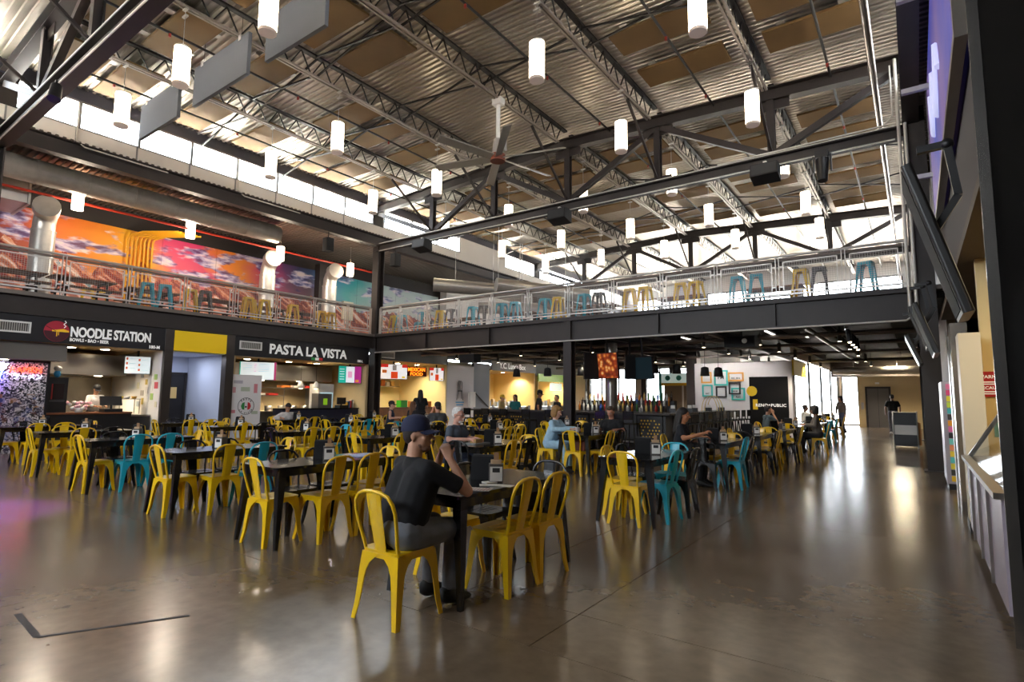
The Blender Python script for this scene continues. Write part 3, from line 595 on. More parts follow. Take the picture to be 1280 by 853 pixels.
def screen(label, x, y0, y1, z0, z1, face, prints, e0=1.6, cat='screen', yaw=0, tilt=0, faceX=True, depth=.06, name='menu_screen'):
    """flat display facing +x; prints = [(colour, [(u0,u1,v0,v1)...])] in 0..1 of the face"""
    e = e0*.55; w, h = y1-y0, z1-z0; o = thing(name, label, cat, (x, (y0+y1)/2, (z0+z1)/2)); o.rotation_euler = (0, tilt, yaw)
    MB().box(-depth, 0, -w/2, w/2, -h/2, h/2).build('housing', BLACK, o); fc = MB().add([(.002,-w/2+.015,-h/2+.015),(.002,w/2-.015,-h/2+.015),(.002,w/2-.015,h/2-.015),(.002,-w/2+.015,h/2-.015)], [(0,1,2,3)]).build('display', mat('display_'+face, face, .3, emit=e), o)
    for i, (c, rs) in enumerate(prints):
        for u0, u1, v0, v1 in rs: MB().add([(.004+i*.001,-w/2+w*u0,-h/2+h*v0),(.004+i*.001,-w/2+w*u1,-h/2+h*v0),(.004+i*.001,-w/2+w*u1,-h/2+h*v1),(.004+i*.001,-w/2+w*u0,-h/2+h*v1)], [(0,1,2,3)]).build('print', mat('print_'+c, c, .4, emit=e*.8), fc)
    zc = 2.98 if y0 > 15.3 else 2.74; MB().box(-depth, -.02, -.03, .03, h/2, max(h/2+.02, zc-(z0+z1)/2)).build('ceiling_mount', BLACK, o)
    return o
def vent(y, z, label):
    o = thing('vent_grille', label, 'vent', (XL+.02, y, z)); b = MB(); b.box(0, .03, -.38, .38, -.14, -.1); b.box(0, .03, -.38, .38, .1, .14); b.box(0, .03, -.38, -.34, -.1, .1); b.box(0, .03, .34, .38, -.1, .1); b.build('frame', WHITE, o)
    MB().box(-.0, .005, -.34, .34, -.1, .1).build('backing', mat('vent_dark', '55504c', .6), o)
    for i in range(16): MB().box(.006, .024, -.33+i*.043, -.33+i*.043+.012, -.1, .1).build('slat', CONDUIT, o)
def pillar(y0, y1, label, m=STAIN, x1=.03): return tag(MB().box(XL-.25, XL+x1, y0, y1, 0, 3.39).build('stall_pillar', m), label, 'pillar')
BRUSH = mat('brushed_pillar', '57504c', .35, .8, var=.1, scale=2)
pillar(7.26, 7.49, 'brushed steel pillar between noodle stall and yellow panel', BRUSH); pillar(9.06, 9.32, 'brushed steel pillar left of the pasta stall', BRUSH)
# ---- noodle stall
stall(1, -2.0, 7.24, 3.6, KIT, PALEW)
sg = thing('stall_sign', 'black sign band reading NOODLE STATION with red bowl logo', 'sign', (XL+.0, 0, 2.75))
MB().box(-.03, .02, -2, 7.25, 0, .64).build('sign_panel', SIGNB, sg)
text('lettering', 'NOODLE STATION', .36, (.025, 4.98, .2), XF, LET, sg, .008, .012, sx=.635, space=.95); text('small_lettering', 'BOWLS • BAO • BEER', .115, (.025, 4.98, .075), XF, LET, sg, .004, .004, sx=.8); text('unit_number', '180-M', .125, (.025, 6.83, .03), XF, LET, sg, .004, .004, sx=.9)
lg = MB(); lg.cyl((.02,4.7,.3), (.03,4.7,.3), .265, n=32); lg.build('logo_disc', mat('logo_red', 'a31d33', .5, emit=.1), sg)
b = MB(); n = 14; b.add([(.033, 4.7+.26*math.cos(PI+PI*i/n), .3+.26*math.sin(PI+PI*i/n)) for i in range(n+1)], [tuple(range(n+1))]); b.build('logo_bowl', mat('logo_dark', '4a1420', .5), sg)
b = MB(); b.add([(.035,4.6,.29),(.035,4.95,.29),(.035,4.95,.33),(.035,4.83,.37),(.035,4.7,.34),(.035,4.6,.33)], [tuple(range(6))]); b.box(.034,.036,4.69,4.71,.17,.29); b.box(.034,.036,4.73,4.745,.2,.29); b.build('logo_noodle', mat('logo_yellow', 'e3b022', .5, emit=.2), sg)
MB().tube([(.035,4.84,.4),(.035,4.88,.44),(.035,4.83,.49),(.035,4.88,.54),(.035,4.85,.58)], .012, 6).build('logo_steam', LET, sg); MB().bar((.036,4.47,.42),(.036,4.68,.3),.012).build('logo_chopstick', MATS['logo_dark'], sg)
vent(3.8, 3.08, 'white slotted vent grille left of the noodle sign lettering')
tag(MB().box(-20.9, -19.3, 2.0, 6.9, 2.02, 2.6).build('extractor_hood', STAIN), 'wide stainless extractor hood in the noodle kitchen', 'hood'); struct(MB().box(-21.33, -21.3, -2, 7.2, .9, 2.0).build('wall_stall1_splash', TILE))
struct(MB().box(-18.5, -17.9, -2, 5.0, 2.3, 2.74).build('wall_stall1_bulkhead', mat('grey_bulkhead', '6e6862', .6)))
for y in (3.1, 3.8, 5.3, 6.1): downlight(-18.7 if y > 5 else -18.1, y, 2.74 if y > 5 else 2.3, 22)
downlight(-20, 6.4, 2.02, 30)
def stickers():
    m = bpy.data.materials.new('sticker_collage'); m.use_nodes = True; N = m.node_tree.nodes; L = m.node_tree.links; b = N['Principled BSDF']; g = N.new('ShaderNodeNewGeometry'); b.inputs['Roughness'].default_value = .4
    def vor(s): v = N.new('ShaderNodeTexVoronoi'); v.inputs['Scale'].default_value = s; v.distance = 'CHEBYCHEV'; v.inputs['Randomness'].default_value = .8; L.new(g.outputs['Position'], v.inputs['Vector']); return v
    v1 = vor(9); v2 = vor(34); v3 = vor(5); 
    def ramp(o, els):
        r = N.new('ShaderNodeValToRGB'); r.color_ramp.interpolation = 'CONSTANT'
        while len(r.color_ramp.elements) < len(els): r.color_ramp.elements.new(.5)
        for e, (p, c) in zip(r.color_ramp.elements, els): e.position = p; e.color = lin(c)
        L.new(o, r.inputs[0]); return r.outputs[0]
    s1 = N.new('ShaderNodeSeparateColor'); L.new(v1.outputs['Color'], s1.inputs[0]); s2 = N.new('ShaderNodeSeparateColor'); L.new(v2.outputs['Color'], s2.inputs[0]); sp = N.new('ShaderNodeSeparateXYZ'); L.new(g.outputs['Position'], sp.inputs[0])
    bw = ramp(s2.outputs[0], [(0, '1b1a1d'), (.38, '8e8a8c'), (.6, 'dcd8d8')]); col = ramp(s1.outputs[1], [(0, '2b2340'), (.3, '6a3a34'), (.45, 'cfc9c6'), (.6, '3a4f86'), (.75, '9c6a2e'), (.88, '151417')])
    mx = N.new('ShaderNodeMixRGB'); mm = N.new('ShaderNodeMath'); mm.operation = 'MULTIPLY_ADD'; L.new(s1.outputs[2], mm.inputs[0]); mm.inputs[1].default_value = .9; mm.inputs[2].default_value = .0
    lt = N.new('ShaderNodeMath'); lt.operation = 'LESS_THAN'; L.new(sp.outputs['Z'], lt.inputs[0]); lt.inputs[1].default_value = 1.45
    m3 = N.new('ShaderNodeMath'); m3.operation = 'MULTIPLY'; L.new(mm.outputs[0], m3.inputs[0]); L.new(lt.outputs[0], m3.inputs[1])
    L.new(m3.outputs[0], mx.inputs[0]); L.new(bw, mx.inputs[1]); L.new(col, mx.inputs[2]); L.new(mx.outputs[0], b.inputs['Base Color']); return m
sw = thing('sticker_wall', 'partition plastered with black and white stickers under neon sign', 'partition', (XL-.35, 0, 0))
MB().box(-.08, .0, 1.6, 4.68, 0, 2.24).build('board', stickers(), sw); b = MB(); b.box(-.1, .03, 4.68, 4.73, 0, 2.29); b.box(-.1, .03, 1.55, 4.73, 2.24, 2.29); b.build('frame', BLACK, sw)
ne = thing('neon_sign', 'glowing neon RAMEN sign with Japanese script and blue bowl', 'neon sign', (XL-.31, 3.95, 1.85))
text('red_lettering', 'RAMEN', .2, (.03, -.02, .13), XF, mat('neon_red', 'ff3a20', .4, emit=7), ne, .008, .0, sx=.95); text('white_script', 'ラーメン', .15, (.03, .03, -.02), XF, mat('neon_white', 'cfd6ff', .4, emit=6), ne, .008, 0)
MB().tube([(.03,-.75,.18),(.03,-.7,.02),(.03,-.55,-.1),(.03,-.35,-.1),(.03,-.2,.02),(.03,-.14,.18),(.03,-.75,.18)], .022, 8).build('blue_bowl', mat('neon_blue', '4f6cff', .4, emit=40), ne); MB().tube([(.03,-.7,.26),(.03,-.5,.3),(.03,-.3,.24),(.03,-.1,.3)], .02, 8).build('noodle_tube', mat('neon_white', ''), ne); MB().tube([(.03,-.62,-.17),(.03,-.28,-.17)], .022, 8).build('magenta_base', mat('neon_magenta', 'd22cf0', .4, emit=70), ne)
MB().tube([(.03,-1.6,.4),(.03,-1.6,-.5),(.03,-1.0,-.5),(.03,-1.0,.4),(.03,-1.6,.4)], .025, 8).build('purple_frame', mat('neon_purple', '8a2cf5', .4, emit=70), ne)
ct = thing('stall_counter', 'black fronted noodle counter with wooden ledge', 'counter', (XL-.5, 0, 0)); MB().box(-.55, .0, 4.75, 6.72, 0, .92).build('front', BLACK, ct); MB().box(-.6, .06, 4.75, 6.72, .92, .97).build('ledge', WOOD, ct); MB().box(-.55, .0, 6.72, 7.2, 0, .84).build('side_cabinet', BLACK, ct); MB().box(-.57, .04, 6.72, 7.2, .84, .88).build('steel_top', STAIN, ct)
cb = thing('drinks_cabinet', 'black upright cabinet beside the sticker partition on noodle counter', 'cabinet', (XL-.75, 4.98, .97)); MB().box(-.2, .2, -.2, .22, 0, .92).build('body', BLACK, cb); MB().box(.2, .206, -.12, .14, .35, .75).build('window', mat('cabinet_window', '33282a', .2), cb); MB().box(.207, .21, -.13, -.1, .35, .75).build('red_stripe', mat('label_red', 'b02525', .5), cb); MB().box(.206, .215, -.15, .17, .28, .33).build('ledge', GREY, cb)
o = thing('toy_figure', 'small blue and white figure on top of the black cabinet', 'figure', (XL-.75, 5.0, 1.89)); MB().ell((0,0,.1), .06, .08, .1).build('body', mat('toy_blue', '3aa0d8', .5), o); MB().ell((.02,0,.24), .07, .09, .07).build('head', WHITE, o)
fw = thing('flower_bunch', 'bunch of pink and white flowers on noodle counter', 'flowers', (XL-.62, 5.5, .97)); PK = mat('petal_pink', 'e8b6c4', .7); MB().lathe([(0,.0),(.09,0),(.11,.12),(.1,.12)], n=12).build('pot', WHITE, fw); 
for i in range(26): a = i*2.4; r = .04+.011*i; MB().ell((r*math.cos(a)*.5, r*math.sin(a), .14+.09*math.sin(i*1.7)+.04), .05, .05, .04, 8, 5).build('bloom', PK if i % 3 else WHITE, fw)
rg = thing('cash_register', 'black cash register screen on noodle counter', 'register', (XL-.62, 6.25, .97)); MB().box(-.18, .18, -.22, .22, 0, .09).build('drawer', BLACK, rg); MB().cyl((0,0,.09), (0,0,.2), .03).build('stem', BLACK, rg); MB().add([(-.05,-.26,.2),(.02,-.26,.18),(.02,.26,.18),(-.05,.26,.2),(-.12,-.26,.42),(-.06,-.26,.44),(-.06,.26,.44),(-.12,.26,.42)], [(3,2,1,0),(4,5,6,7),(0,1,5,4),(1,2,6,5),(2,3,7,6),(3,0,4,7)]).build('screen', BLACK, rg)
screen('white menu screen with food photos hanging in the noodle stall', XL-.75, 6.55, 7.2, 2.06, 2.58, 'dfe9ea', [('c46a4a', [(.06,.14,.78,.92),(.06,.14,.52,.66),(.06,.14,.26,.4),(.52,.6,.72,.86),(.52,.6,.44,.58),(.52,.6,.16,.3)]), ('b9c6c4', [(.18,.42,.82,.86),(.18,.42,.56,.6),(.18,.42,.3,.34),(.64,.9,.76,.8),(.64,.9,.48,.52),(.64,.9,.2,.24)])], 1.1, yaw=-.35)
o = thing('wall_shelf', 'steel shelf unit with bowls at the right end of noodle counter', 'shelf', (XL-1.0, 6.75, .9)); MB().box(-.2, .2, -.25, .3, .42, .44).build('top_shelf', STAIN, o); [MB().cyl((x, y, 0), (x, y, .43), .012, n=6).build('leg', STAIN, o) for x in (-.18, .18) for y in (-.23, .28)]
for i in range(3): tag(MB().lathe([(0,0),(.05,0),(.08,.07),(.074,.07),(.04,.012)], n=14).build('bowl', mat('bowl%d' % i, ('e8d04a', 'e6e0d6', 'd8a03a')[i], .4), loc=(XL-1.0, 6.6+i*.17, 1.34)), ('yellow', 'white', 'orange')[i]+' bowl on steel shelf in the noodle stall', 'bowl')
# papers and notes on the stall's right-hand wall
pc = ['d9d2b0', 'a8c56e', 'e8e4de', 'c9b060', 'b0bcc0', 'c8545c', 'e6e2dc', 'd6d0c8', 'b5ad9f']
for i in range(14):
    x = XL-.25-.62*(i % 5)*.5-.06*(i//5); z = 1.1+.33*(i//5)+.07*((i*3) % 4); w = .07+.02*(i % 3)
    tag(MB().box(x-w, x+w, 7.225, 7.236, z, z+.16+.03*(i % 2)).build('wall_note', mat('note%d' % (i % 9), pc[i % 9], .7)), 'small paper note on noodle stall side wall, %s' % nth(i), 'paper', 'notes pinned to the noodle stall side wall')
# ---- recess with yellow panel
tag(MB().box(XL-.03, XL+.03, 7.5, 9.05, 2.77, 3.37).build('blank_sign', mat('yellow_panel', 'f0c808', .5, emit=.12)), 'blank bright yellow sign panel between the two stalls', 'panel')
BLW = mat('cool_white_wall', 'c9cfe0', .7)
struct(MB().box(-20.35, -20.25, 7.3, 9.3, 0, 2.8).build('wall_recess_back', BLW)); struct(MB().box(-20.3, XL-.25, 9.07, 9.3, 0, 2.8).build('wall_recess_side', BLW)); struct(MB().box(-20.3, XL-.05, 7.3, 9.3, 2.74, 2.8).build('ceiling_recess', BLW))
d1 = struct(MB().box(-20.25, -20.19, 7.75, 8.95, 0, 2.15).build('door_1', mat('black_door', '1b1819', .5))); b = MB(); b.box(-20.25, -20.17, 7.68, 7.75, 0, 2.22); b.box(-20.25, -20.17, 8.95, 9.02, 0, 2.22); b.box(-20.25, -20.17, 7.68, 9.02, 2.15, 2.22); b.build('door_frame', STEEL, d1); MB().cyl((-20.19,7.85,1.0), (-20.1,7.85,1.0), .02).build('handle', STAIN, d1)
tag(MB().box(-20.185, -20.18, 8.45, 8.72, 1.35, 1.72).build('door_notice', mat('notice_tan', 'd8b878', .7)), 'tan paper notice on the black door', 'paper'); tag(MB().box(-20.185, -20.18, 8.02, 8.25, 1.42, 1.72).build('door_notice', WHITE), 'white paper notice on left of the black door', 'paper')
lamp('AREA', 'recess_light', (-19, 8.2, 2.7), 22, (.75, .82, 1), .5)
# ---- pasta stall
stall(2, 9.42, 14.75, 3.4, KIT, KIT)
sg = thing('stall_sign', 'black sign band reading PASTA LA VISTA with small tricolour flag', 'sign', (XL, 0, 2.75)); MB().box(-.03, .02, 9.33, 14.78, 0, .64).build('sign_panel', SIGNB, sg)
text('lettering', 'PASTA LA VISTA', .46, (.025, 10.5, .15), XF, LET, sg, .012, .012, sx=.96); text('unit_number', '180-L', .13, (.025, 14.2, .06), XF, LET, sg, .004, .003, sx=.9)
for i, c in enumerate(('2f8a44', 'f0eeea', 'c4262e')): MB().box(.021, .027, 12.15+i*.16, 12.15+i*.16+.15, .02, .11).build('flag_stripe', mat('flag%d' % i, c, .5, emit=.2), sg)
vent(9.85, 3.1, 'white slotted vent grille left of the pasta sign lettering')
tag(MB().box(-20.7, -19.4, 9.9, 14.3, 2.05, 2.62).build('extractor_hood', STAIN), 'wide stainless extractor hood in the pasta kitchen', 'hood')
for y in (10.4, 12.0, 13.2): downlight(-18.9, y, 2.74, 26)
downlight(-20, 11.6, 2.055, 30); downlight(-20, 13.2, 2.055, 30)
bn = thing('logo_board', 'white upright board with round PASTA LA VISTA emblem', 'board', (XL-.03, 9.83, 0)); MB().box(-.04, .0, -.5, .5, .0, 2.14).build('board', mat('board_white', 'ece9ea', .5), bn); INK = mat('ink_black', '2a2a2c', .6)
b = MB(); R = .27; b.tube([(.004, R*math.cos(2*PI*i/32), 1.12+R*math.sin(2*PI*i/32)) for i in range(32)], .008, 4, True); b.build('emblem_ring', INK, bn)
for s, c in ((-1, '2f8a44'), (1, 'c4262e')): MB().add([(.004, s*.05, 1.0), (.004, s*.13, 1.02), (.004, s*.17, 1.12), (.004, s*.13, 1.22), (.004, s*.05, 1.25)], [(0,1,2,3,4) if s > 0 else (4,3,2,1,0)]).build('emblem_flag', mat('flagp'+c, c, .5), bn)
def arc_text(s, cy, cz, r, a0, a1, size, flip=False):
    for i, ch in enumerate(s):
        a = a0+(a1-a0)*i/(len(s)-1); o = text('emblem_letter', ch, size, (.004, cy+r*math.sin(a), cz+r*math.cos(a)), (PI/2, 0, PI/2), INK, bn, .002, .002, 'CENTER'); o.rotation_euler = (Matrix.Rotation(PI/2, 3, 'Z') @ Matrix.Rotation(PI/2, 3, 'X') @ Matrix.Rotation((-a if not flip else PI-a), 3, 'Z')).to_euler()
arc_text('PASTA', 0, 1.12, .2, -.75, .75, .08); arc_text('LA VISTA', 0, 1.12, .25, PI+1.0, PI-1.0, .07, True)
MB().box(.001, .004, -.035, .03, 1.07, 1.12).build('emblem_mark', INK, bn)
for i, (y, z, w, h, c) in enumerate(((-.05, 1.6, .3, .14, 'b8c2ae'), (.3, 1.55, .12, .3, 'd88a94'), (-.42, 1.55, .1, .18, 'd8a0a6'), (-.42, .9, .14, .1, 'd88a94'), (.3, .86, .22, .1, 'b8c2ae'), (-.3, 1.85, .3, .1, 'c0bac4'))): MB().box(.001, .003, y-w/2, y+w/2, z, z+h).build('sketch_print', mat('sk'+c, c, .7), bn)
screen('white menu screen with pasta photos hanging in the pasta stall', XL-.55, 9.9, 11.05, 2.0, 2.62, 'e6f0ee', [('4fae9a', [(0,.03,0,1)]), ('b03a6a', [(.94,1,0,1)]), ('9aa7b8', [(.08,.34,.86-.1*i,.89-.1*i) for i in range(5)]+[(.5,.8,.86-.1*i,.89-.1*i) for i in range(5)]), ('d86a9a', [(.38,.46,.86-.1*i,.89-.1*i) for i in range(5)]), ('c9a032', [(.08+.14*i, .17+.14*i, .08, .24) for i in range(4)])], 1.2, yaw=-.45)
screen('teal and magenta menu screen beside the corner column', XL-.45, 13.8, 14.7, 2.0, 2.66, 'e0e4ea', [('1fb09c', [(0,.33,0,1)]), ('b02a86', [(.7,1,0,1)]), ('e8a8c4', [(.4,.6,.3,.7)]), ('d88a3a', [(.75,.9,.05,.2)]), ('d8f0ea', [(.05,.25,.8-.15*i,.84-.15*i) for i in range(5)])], 1.3, yaw=-.35)
NAVY = mat('navy_front', '141a33', .4); ct = thing('stall_counter', 'dark navy pasta counter with dark top', 'counter', (XL-.45, 0, 0)); MB().box(-.6, 0, 11.4, 14.72, 0, .98).build('front', NAVY, ct); MB().box(-.62, .05, 11.4, 14.72, .98, 1.02).build('top', BLACKG, ct)
pk = thing('prep_counter', 'stainless prep line with trays in pasta kitchen', 'counter', (-19.7, 0, 0)); MB().box(-.4, .3, 10.4, 14.2, 0, .85).build('cabinet', STAIN, pk); MB().box(-.42, .32, 10.4, 14.2, .85, .9).build('top', STAIN, pk); MB().box(-.2, .3, 10.5, 12.2, 1.45, 1.48).build('shelf', STAIN, pk); MB().box(-.2, .3, 11.0, 14.0, 1.75, 1.78).build('shelf', STAIN, pk); [MB().cyl((.28, y, .9), (.28, y, 1.78), .015, n=6).build('shelf_post', STAIN, pk) for y in (10.5, 12.2, 14)]
for i in range(7): tag(MB().lathe([(0,0),(.13,0),(.135,.2),(.125,.2),(.12,.02),(0,.02)], n=16).build('stock_pot', STAIN, loc=(-19.6+.05*(i % 2), 10.7+i*.5, .9)), 'steel stock pot on the pasta prep line, %s from left' % ORD[i], 'pot', 'stock pots in the pasta kitchen')
for i in range(6): tag(MB().rbox(-.16, .16, -.2, .2, 0, .08, .03).build('food_tray', mat('tray%d' % (i % 3), ('c8742a', 'c9c4b8', 'b0281e')[i % 3], .5), loc=(-19.55, 10.75+i*.5, 1.485 if i < 3 else 1.785)), '%s food tray on pasta kitchen shelf, %s from left' % (('orange', 'steel', 'red')[i % 3], ORD[i]), 'tray', 'food trays in the pasta kitchen')
for i, y in enumerate((12.35, 13.0)):
    o = thing('heat_lamp', 'round white heat lamp over the pasta counter, %s' % ('left one' if i == 0 else 'right one'), 'lamp', (-18.6, y, 1.75)); MB().lathe([(.015,.28),(.05,.24),(.13,.1),(.14,0),(.0,.02)], n=18).build('shade', WHITE, o); MB().cyl((0,0,.27), (0,0,.95), .008, n=6).build('cord', BLACK, o); MB().ell((0,0,.02), .08, .08, .05).build('bulb', mat('heat_bulb', 'ffe2b0', .4, emit=8), o)
fr = thing('drinks_fridge', 'white glass-door drinks fridge at the right of pasta kitchen', 'fridge', (-19.0, 13.55, .0)); MB().box(-.3, .3, -.34, .34, 0, 1.95).build('body', mat('fridge_white', 'd8d8d6', .4), fr); MB().box(.3, .32, -.28, .28, .75, 1.6).build('glass_door', mat('fridge_glow', 'bfe0e8', .2, emit=.8), fr); MB().box(.32, .35, .2, .23, .9, 1.4).build('handle', BLACK, fr)
rg = thing('cash_register', 'black cash register on the pasta counter', 'register', (XL-.7, 14.1, 1.02)); MB().box(-.16, .16, -.2, .2, 0, .1).build('drawer', BLACK, rg); MB().box(-.05, .0, -.2, .2, .14, .4).build('screen', BLACK, rg); MB().cyl((-.02,0,.1), (-.02,0,.2), .03).build('stem', BLACK, rg)
o = thing('coffee_machine', 'grey coffee machine with green sticker on the pasta counter', 'machine', (XL-.72, 13.2, 1.02)); MB().box(-.22, .2, -.3, .3, 0, .55).build('body', mat('machine_grey', '6a6866', .4, .4), o); MB().box(.2, .206, -.08, .1, .12, .36).build('green_sticker', mat('lime', '9bd32a', .5, emit=.3), o)
for i, c in enumerate(('e0a838', '2f6fb0', 'c9322c', 'e8e4dc')): tag(MB().rbox(-.06, .06, -.07, .07, 0, .22+.03*i, .02).build('snack_box', mat('snack'+c, c, .5), loc=(XL-.7, 14.38+.0*i if i < 0 else 14.36+.09*i-.05*(i % 2), 1.02+(.0))), '%s snack box at the right end of pasta counter' % ('yellow', 'blue', 'red', 'white')[i], 'box')
tag(MB().box(-20.9, -20.84, 14.1, 14.5, .0, 2.0).build('back_door', mat('grey_door', '8a857c', .5)), 'narrow grey door at back of pasta kitchen', 'door')
# ---- taco stall beyond the corner column
stall(3, 15.4, 19.45, 3.2, mat('cream_wall', 'e3d2a0', .7), MATS['cream_wall'], 2.98)
tag(MB().box(XL-.06, XL-.02, 15.35, 19.5, 2.98, 3.6).build('stall_fascia', SIGNB), 'plain black fascia over the taco stall', 'fascia')
vent(15.75, 3.2, 'white slotted vent grille right of the corner column')
rp = [('c93028', [(0,.3,.78,1),(.8,1,.78,1)]), ('e2481e', [(.4,.65,.05,.5)]), ('8a8480', [(.45,.6,.58,.95)]), ('b8622c', [(.08,.25,.4,.62)]), ('e8c030', [(.8,.92,.08,.2)])]
screen('red and white menu screen left of the MEXICAN FOOD sign', XL-.35, 15.85, 17.05, 2.22, 2.86, 'eceaea', rp, 1.4, yaw=-.45); screen('red and white menu screen right of the MEXICAN FOOD sign', XL-.35, 18.75, 19.95-.5, 2.22, 2.84, 'ece9e9', rp, 1.4, yaw=-.45)
sg = thing('food_sign', 'glowing red and yellow MEXICAN FOOD sign', 'sign', (XL-.4, 17.85, 2.6)); sg.rotation_euler = (0, 0, -.3); MB().box(-.04, 0, -.5, .5, -.2, .2).build('panel', mat('sign_maroon', '5a0f0c', .5), sg); MB().box(-.035, -.01, -.02, .02, .2, .38).build('ceiling_mount', BLACK, sg)
NR = mat('sign_yellow_red', 'ff7a1a', .4, emit=3); text('lettering', 'MEXICAN', .22, (.003, 0, .02), XF, NR, sg, .008, .003, 'CENTER', .9); text('lettering', 'FOOD', .2, (.003, 0, -.17), XF, NR, sg, .008, .003, 'CENTER', 1.1)
for y in (16.2, 17.4, 18.6): downlight(-18.9, y, 2.98, 40, (1, .84, .55))
ct = thing('stall_counter', 'wooden fronted taco counter', 'counter', (XL-.4, 0, 0)); 
for i in range(7): MB().box(-.03, 0, 15.45+i*.567, 15.45+i*.567+.555, 0, .98).build('plank', mat('counter_wood', '8a5a30', .5, var=.2, scale=3), ct)
MB().box(-.6, .04, 15.45, 19.4, .98, 1.02).build('top', WOOD, ct)
for j, (z, L0, L1) in enumerate(((1.5, 15.6, 17.2), (1.85, 15.5, 16.6), (1.95, 17.0, 19.0))):
    tag(MB().box(-20.9, -20.45, L0, L1, z, z+.03).build('wall_shelf', STAIN), 'steel shelf on the taco stall back wall, %s' % ('lowest', 'left upper', 'right upper')[j], 'shelf')
    for i in range(int((L1-L0)/.3)): tag(MB().rbox(-.1, .1, -.11, .11, 0, .2+.05*((i+j) % 3), .03).build('grocery_pack', mat('pack%d' % ((i+j) % 4), ('e0c060', 'c86a2a', 'e8e2d6', 'd8a85a')[(i+j) % 4], .5), loc=(-20.65, L0+.16+i*.3, z+.03)), 'grocery pack on %s taco stall shelf, %s from left' % (('lowest', 'left upper', 'right upper')[j], ORD[i]), 'pack', 'packs on taco stall shelves')
tag(MB().rbox(-.15, .15, -.2, .2, 0, .3, .03).build('green_crate', mat('bright_green', '35b52a', .5), loc=(XL-.7, 17.3, 1.02)), 'bright green box on the taco counter', 'box')
for i in range(5): tag(MB().rbox(-.1, .1, -.12, .12, 0, .26, .05).build('chip_bag', mat('chip%d' % (i % 2), ('c9762c', 'b03a26')[i % 2], .5), loc=(XL-.66, 17.8+i*.28, 1.02)), 'bag of chips on the taco counter, %s from left' % ORD[i], 'bag', 'chip bags on the taco counter')
# ---- chair poster wall and grey wall
POSTW = mat('poster_wall', 'cfcbd0', .6); struct(MB().box(XL-.2, XL-.05, 19.5, 21.45, 0, 3.0).build('wall_left_poster', POSTW)); struct(MB().box(XL-.2, XL-.05, 21.45, 22.7, 0, 3.2).build('wall_left_grey', mat('grey_wall', '868a92', .7)))
ps = thing('chair_print', 'black cafe chair silhouette printed on white wall', 'print', (XL-.028, 20.4, 1.35)); b = MB(); 
for p in ([(-.13,.45),(-.15,.8),(-.1,.9),(.1,.9),(.15,.8),(.13,.45)],): b.tube([(0, y, z) for y, z in p], .014, 4)
b.box(-.002, .004, -.03, .03, .45, .88); b.box(-.002, .004, -.17, .17, .4, .46); [b.bar((0, s*.15, .42), (0, s*.22, 0), .02) for s in (-1, 1)]; [b.bar((0, s*.08, .42), (0, s*.1, .06), .016) for s in (-1, 1)]; b.build('chair_shape', INK, ps)
for i in range(2): MB().box(-.001, .004, -.3+.05*i, .3-.05*i, -.14-.12*i, -.08-.12*i).build('blue_caption', mat('cap_blue', '5aa0d0', .6), ps)
tag(MB().box(XL-.04, XL+.12, 21.0, 21.4, 1.0, 1.75).build('wall_cabinet', mat('cab_white', 'dedad6', .5)), 'white wall cabinet right of the chair print', 'cabinet')
tag(MB().tube([(XL-.02, 21.55, 1.7), (XL-.02, 22.6, 1.0)], .025, 6).build('handrail', BLACK), 'dark sloping handrail on the grey wall', 'handrail')
# ---- two far stalls
stall(4, 22.8, 26.9, 3.0, mat('warm_cream', 'e8cf8e', .7), MATS['warm_cream'], 2.9); stall(5, 27.4, 30.9, 3.0, MATS['warm_cream'], MATS['warm_cream'], 2.75)
sg = thing('stall_sign', 'grey sign board with white cursive lettering above far stall', 'sign', (XL, 24.9, 2.9)); MB().box(-.04, .0, -2.1, 2.1, 0, .5).build('board', mat('grey_sign', '6b6560', .6), sg); text('lettering', 'Y.C. Lunch Box', .42, (.003, -1.4, .13), XF, LET, sg, .006, .004, sx=.9)
for y in (23.8, 25.2, 26.4): downlight(-18.8, y, 2.9, 45)
for y in (28.2, 29.2, 30.3): downlight(-18.8, y, 2.75, 45)
for i in range(4): tag(MB().box(-20.7, -20.66, 23.5+i*.75, 24.05+i*.75, 1.45, 2.35).build('menu_board', mat('board_blue', 'aab6d4', .5, emit=.3)), 'pale blue menu board in far stall, %s of four' % ORD[i], 'board', 'menu boards in the far stall')
tag(MB().box(XL-.1, XL-.02, 27.3, 31.0, 2.45, 2.9).build('stall_fascia', mat('lime_fascia', '9cc63c', .5, emit=.1)), 'lime green fascia band of the farthest stall', 'fascia')
for n_, y0, y1 in ((0, 22.9, 26.8), (1, 27.5, 30.8)):
    ct = thing('stall_counter', 'dark counter of the %s stall' % ('cursive-sign', 'lime green')[n_], 'counter', (XL-.4, 0, 0)); MB().box(-.5, 0, y0, y1, 0, .98).build('front', BLACK, ct); MB().box(-.52, .04, y0, y1, .98, 1.02).build('top', STAIN, ct)
    for i in range(9): tag(MB().rbox(-.08, .08, -.1, .1, 0, .25+.07*(i % 3), .03).build('jar', mat('jar%d' % (i % 3), ('b8c4c8', '8a9298', 'd8b060')[i % 3], .3), loc=(XL-.65, y0+.2+i*.34, 1.02)), 'container on the %s stall counter, %s from left' % (('cursive-sign', 'lime green')[n_], ORD[i]), 'container', 'containers on the far stall counters')
tag(MB().box(XL-.5, XL-.45, 29.3, 30.6, 1.95, 2.4).box(XL-.48, XL-.47, 29.5, 29.52, 2.4, 2.75).box(XL-.48, XL-.47, 30.4, 30.42, 2.4, 2.75).build('menu_board', mat('white_glow', 'dfeee8', .5, emit=.8)), 'small glowing white menu board in the lime green stall', 'board')
